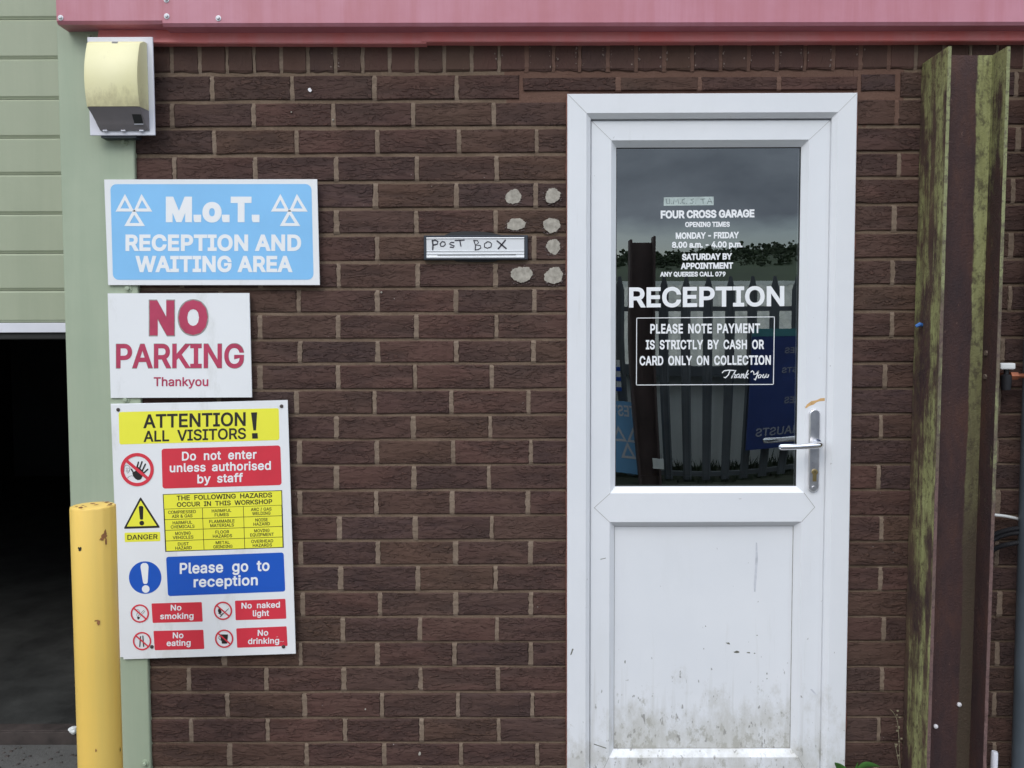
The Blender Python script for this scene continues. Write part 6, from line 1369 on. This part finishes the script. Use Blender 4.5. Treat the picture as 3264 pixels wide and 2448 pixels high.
st = board('striped_notice', 'small white and blue striped notice above the light blue test board', s0.x - .45, s0.x, V(1972, 1255, 5.66).z, s0.z, s0.y, 'shed_wall')
for k in range(3):
    mb = MB(); z = s0.z - .07 - .10 * k; mb.box(s0.x - .45, s0.x, s0.y, s0.y + .003, z - .04, z); mb.build('stripe', M['blue'], st)
# low shed behind the fence
sy = FY - .92
shd = thing('corrugated_shed', 'long low pale shed with a corrugated sheet roof behind the palisade fence', 'shed', (3, sy - 2, 0))
mb = MB(); mb.box(-6, 14, sy - 4.2, sy, 0, 1.08); mb.build('wall', M['shed_wall'], shd)
mb = MB(); mb.box(-6.2, 14.2, sy - .0, sy + .14, .99, 1.10); mb.build('gutter', M['fence'], shd)
rows = []; vs = []; fs = []; nx = 520
zr = V(2200, 908, 5.8 + .92 + 4.3).z
for j, (y, z) in enumerate(((sy + .10, 1.09), (sy - 4.3, zr))):
    for i in range(nx + 1):
        x = -6.2 + 20.4 * i / nx; vs.append((x + (0.9 * j), y, z + .018 * math.cos(i * math.pi / 2)))
fs = [(i, i + 1, nx + 2 + i, nx + 1 + i) for i in range(nx)]
mb = MB(); mb.add(vs, fs); mb.build('roof', M['shed_roof'], shd)
mb = MB(); mb.box(-6.2, 15.1, sy - 4.5, sy - 4.3, zr - .03, zr + .06); mb.build('ridge_cap', M['shed_wall'], shd)
mb = MB(); mb.box(-6, 14, sy - 4.5, sy - 4.21, 0, zr - .04); mb.build('wall', M['shed_wall'], shd)
mb = MB(); mb.add([(-6, FY - 1.0, .006), (9, FY - 1.0, .006), (9, FY + 1.15, .006), (-6, FY + 1.15, .006)], [(0, 1, 2, 3)])
tag(mb.build('verge', M['moss']), 'dark mossy verge along the foot of the palisade fence', kind='structure')
# weeds along the fence foot
rs3 = random.Random(21); mb = MB()
for k in range(4000):
    x = rs3.uniform(-1.5, 6.5); y = FY + (rs3.uniform(-.9, -.55) if k % 2 else rs3.uniform(-.3, .1)); h = rs3.uniform(.03, .13) * (1 if k % 2 else .5) * (2.2 if rs3.random() < .06 else 1); a = rs3.uniform(0, 6.28); w_ = rs3.uniform(.006, .018)
    lx, ly = rs3.gauss(0, .04), rs3.gauss(0, .04)
    mb.add([(x - w_ * math.cos(a), y - w_ * math.sin(a), 0), (x + w_ * math.cos(a), y + w_ * math.sin(a), 0), (x + lx, y + ly, h)], [(0, 1, 2)])
tag(mb.build('fence_weeds', M['wood']), 'low weeds and moss along the foot of the palisade fence', kind='stuff')
# wooded hill
def hill_h(x, y):
    d = -y
    t = max(0, min(1, (d - 35) / 120)); t = t * t * (3 - 2 * t)
    return t * (12.2 + 4.6 * math.exp(-((x - 44) / 20) ** 2) + 1.5 * math.sin(x * .045 + 1) + .9 * math.sin(x * .13)) - .3
vs = []; nx, ny = 80, 30
for j in range(ny + 1):
    for i in range(nx + 1):
        x = -250 + 560 * i / nx; y = -30 - 260 * j / ny; vs.append((x, y, hill_h(x, y)))
mb = MB(); mb.add(vs, [(j * (nx + 1) + i, j * (nx + 1) + i + 1, (j + 1) * (nx + 1) + i + 1, (j + 1) * (nx + 1) + i) for j in range(ny) for i in range(nx)])
tag(mb.build('hill', M['hill'], smooth=True), 'green hillside rising beyond the yard', kind='structure')
bm = bmesh.new(); bmesh.ops.create_icosphere(bm, subdivisions=1, radius=1); ico_v = [v.co.copy() for v in bm.verts]; ico_f = [tuple(v.index for v in f.verts) for f in bm.faces]; bm.free()
mb = MB(); Vv = []; Ff = []
for k in range(6500):
    x = rs3.uniform(-120, 200); y = -rs3.uniform(112, 185)
    R0 = rs3.uniform(.6, 1.5); zt_ = hill_h(x, y); tall = rs3.uniform(.9, 1.6)
    for q in range(8):                       # every crown is a cluster of ragged leaf clumps
        a = rs3.uniform(0, 6.28); rr_ = R0 * rs3.uniform(0, .8); s = R0 * rs3.uniform(.12, .26); b = len(Vv)
        px_, py_, pz_ = x + rr_ * math.cos(a), y + rr_ * math.sin(a), zt_ + R0 * tall * rs3.uniform(-.1, .8) * (1.25 - rr_ / R0)
        for c in ico_v:
            n_ = rs3.uniform(.45, 1.35); Vv.append((px_ + c.x * s * n_, py_ + c.y * s * n_, pz_ + c.z * s * n_))
        Ff += [tuple(b + i for i in f) for f in ico_f]
mb.v = [Vector(p) for p in Vv]; mb.f = Ff
tag(mb.build('woodland', M['wood']), 'dark belt of trees covering the top of the hill', kind='stuff')
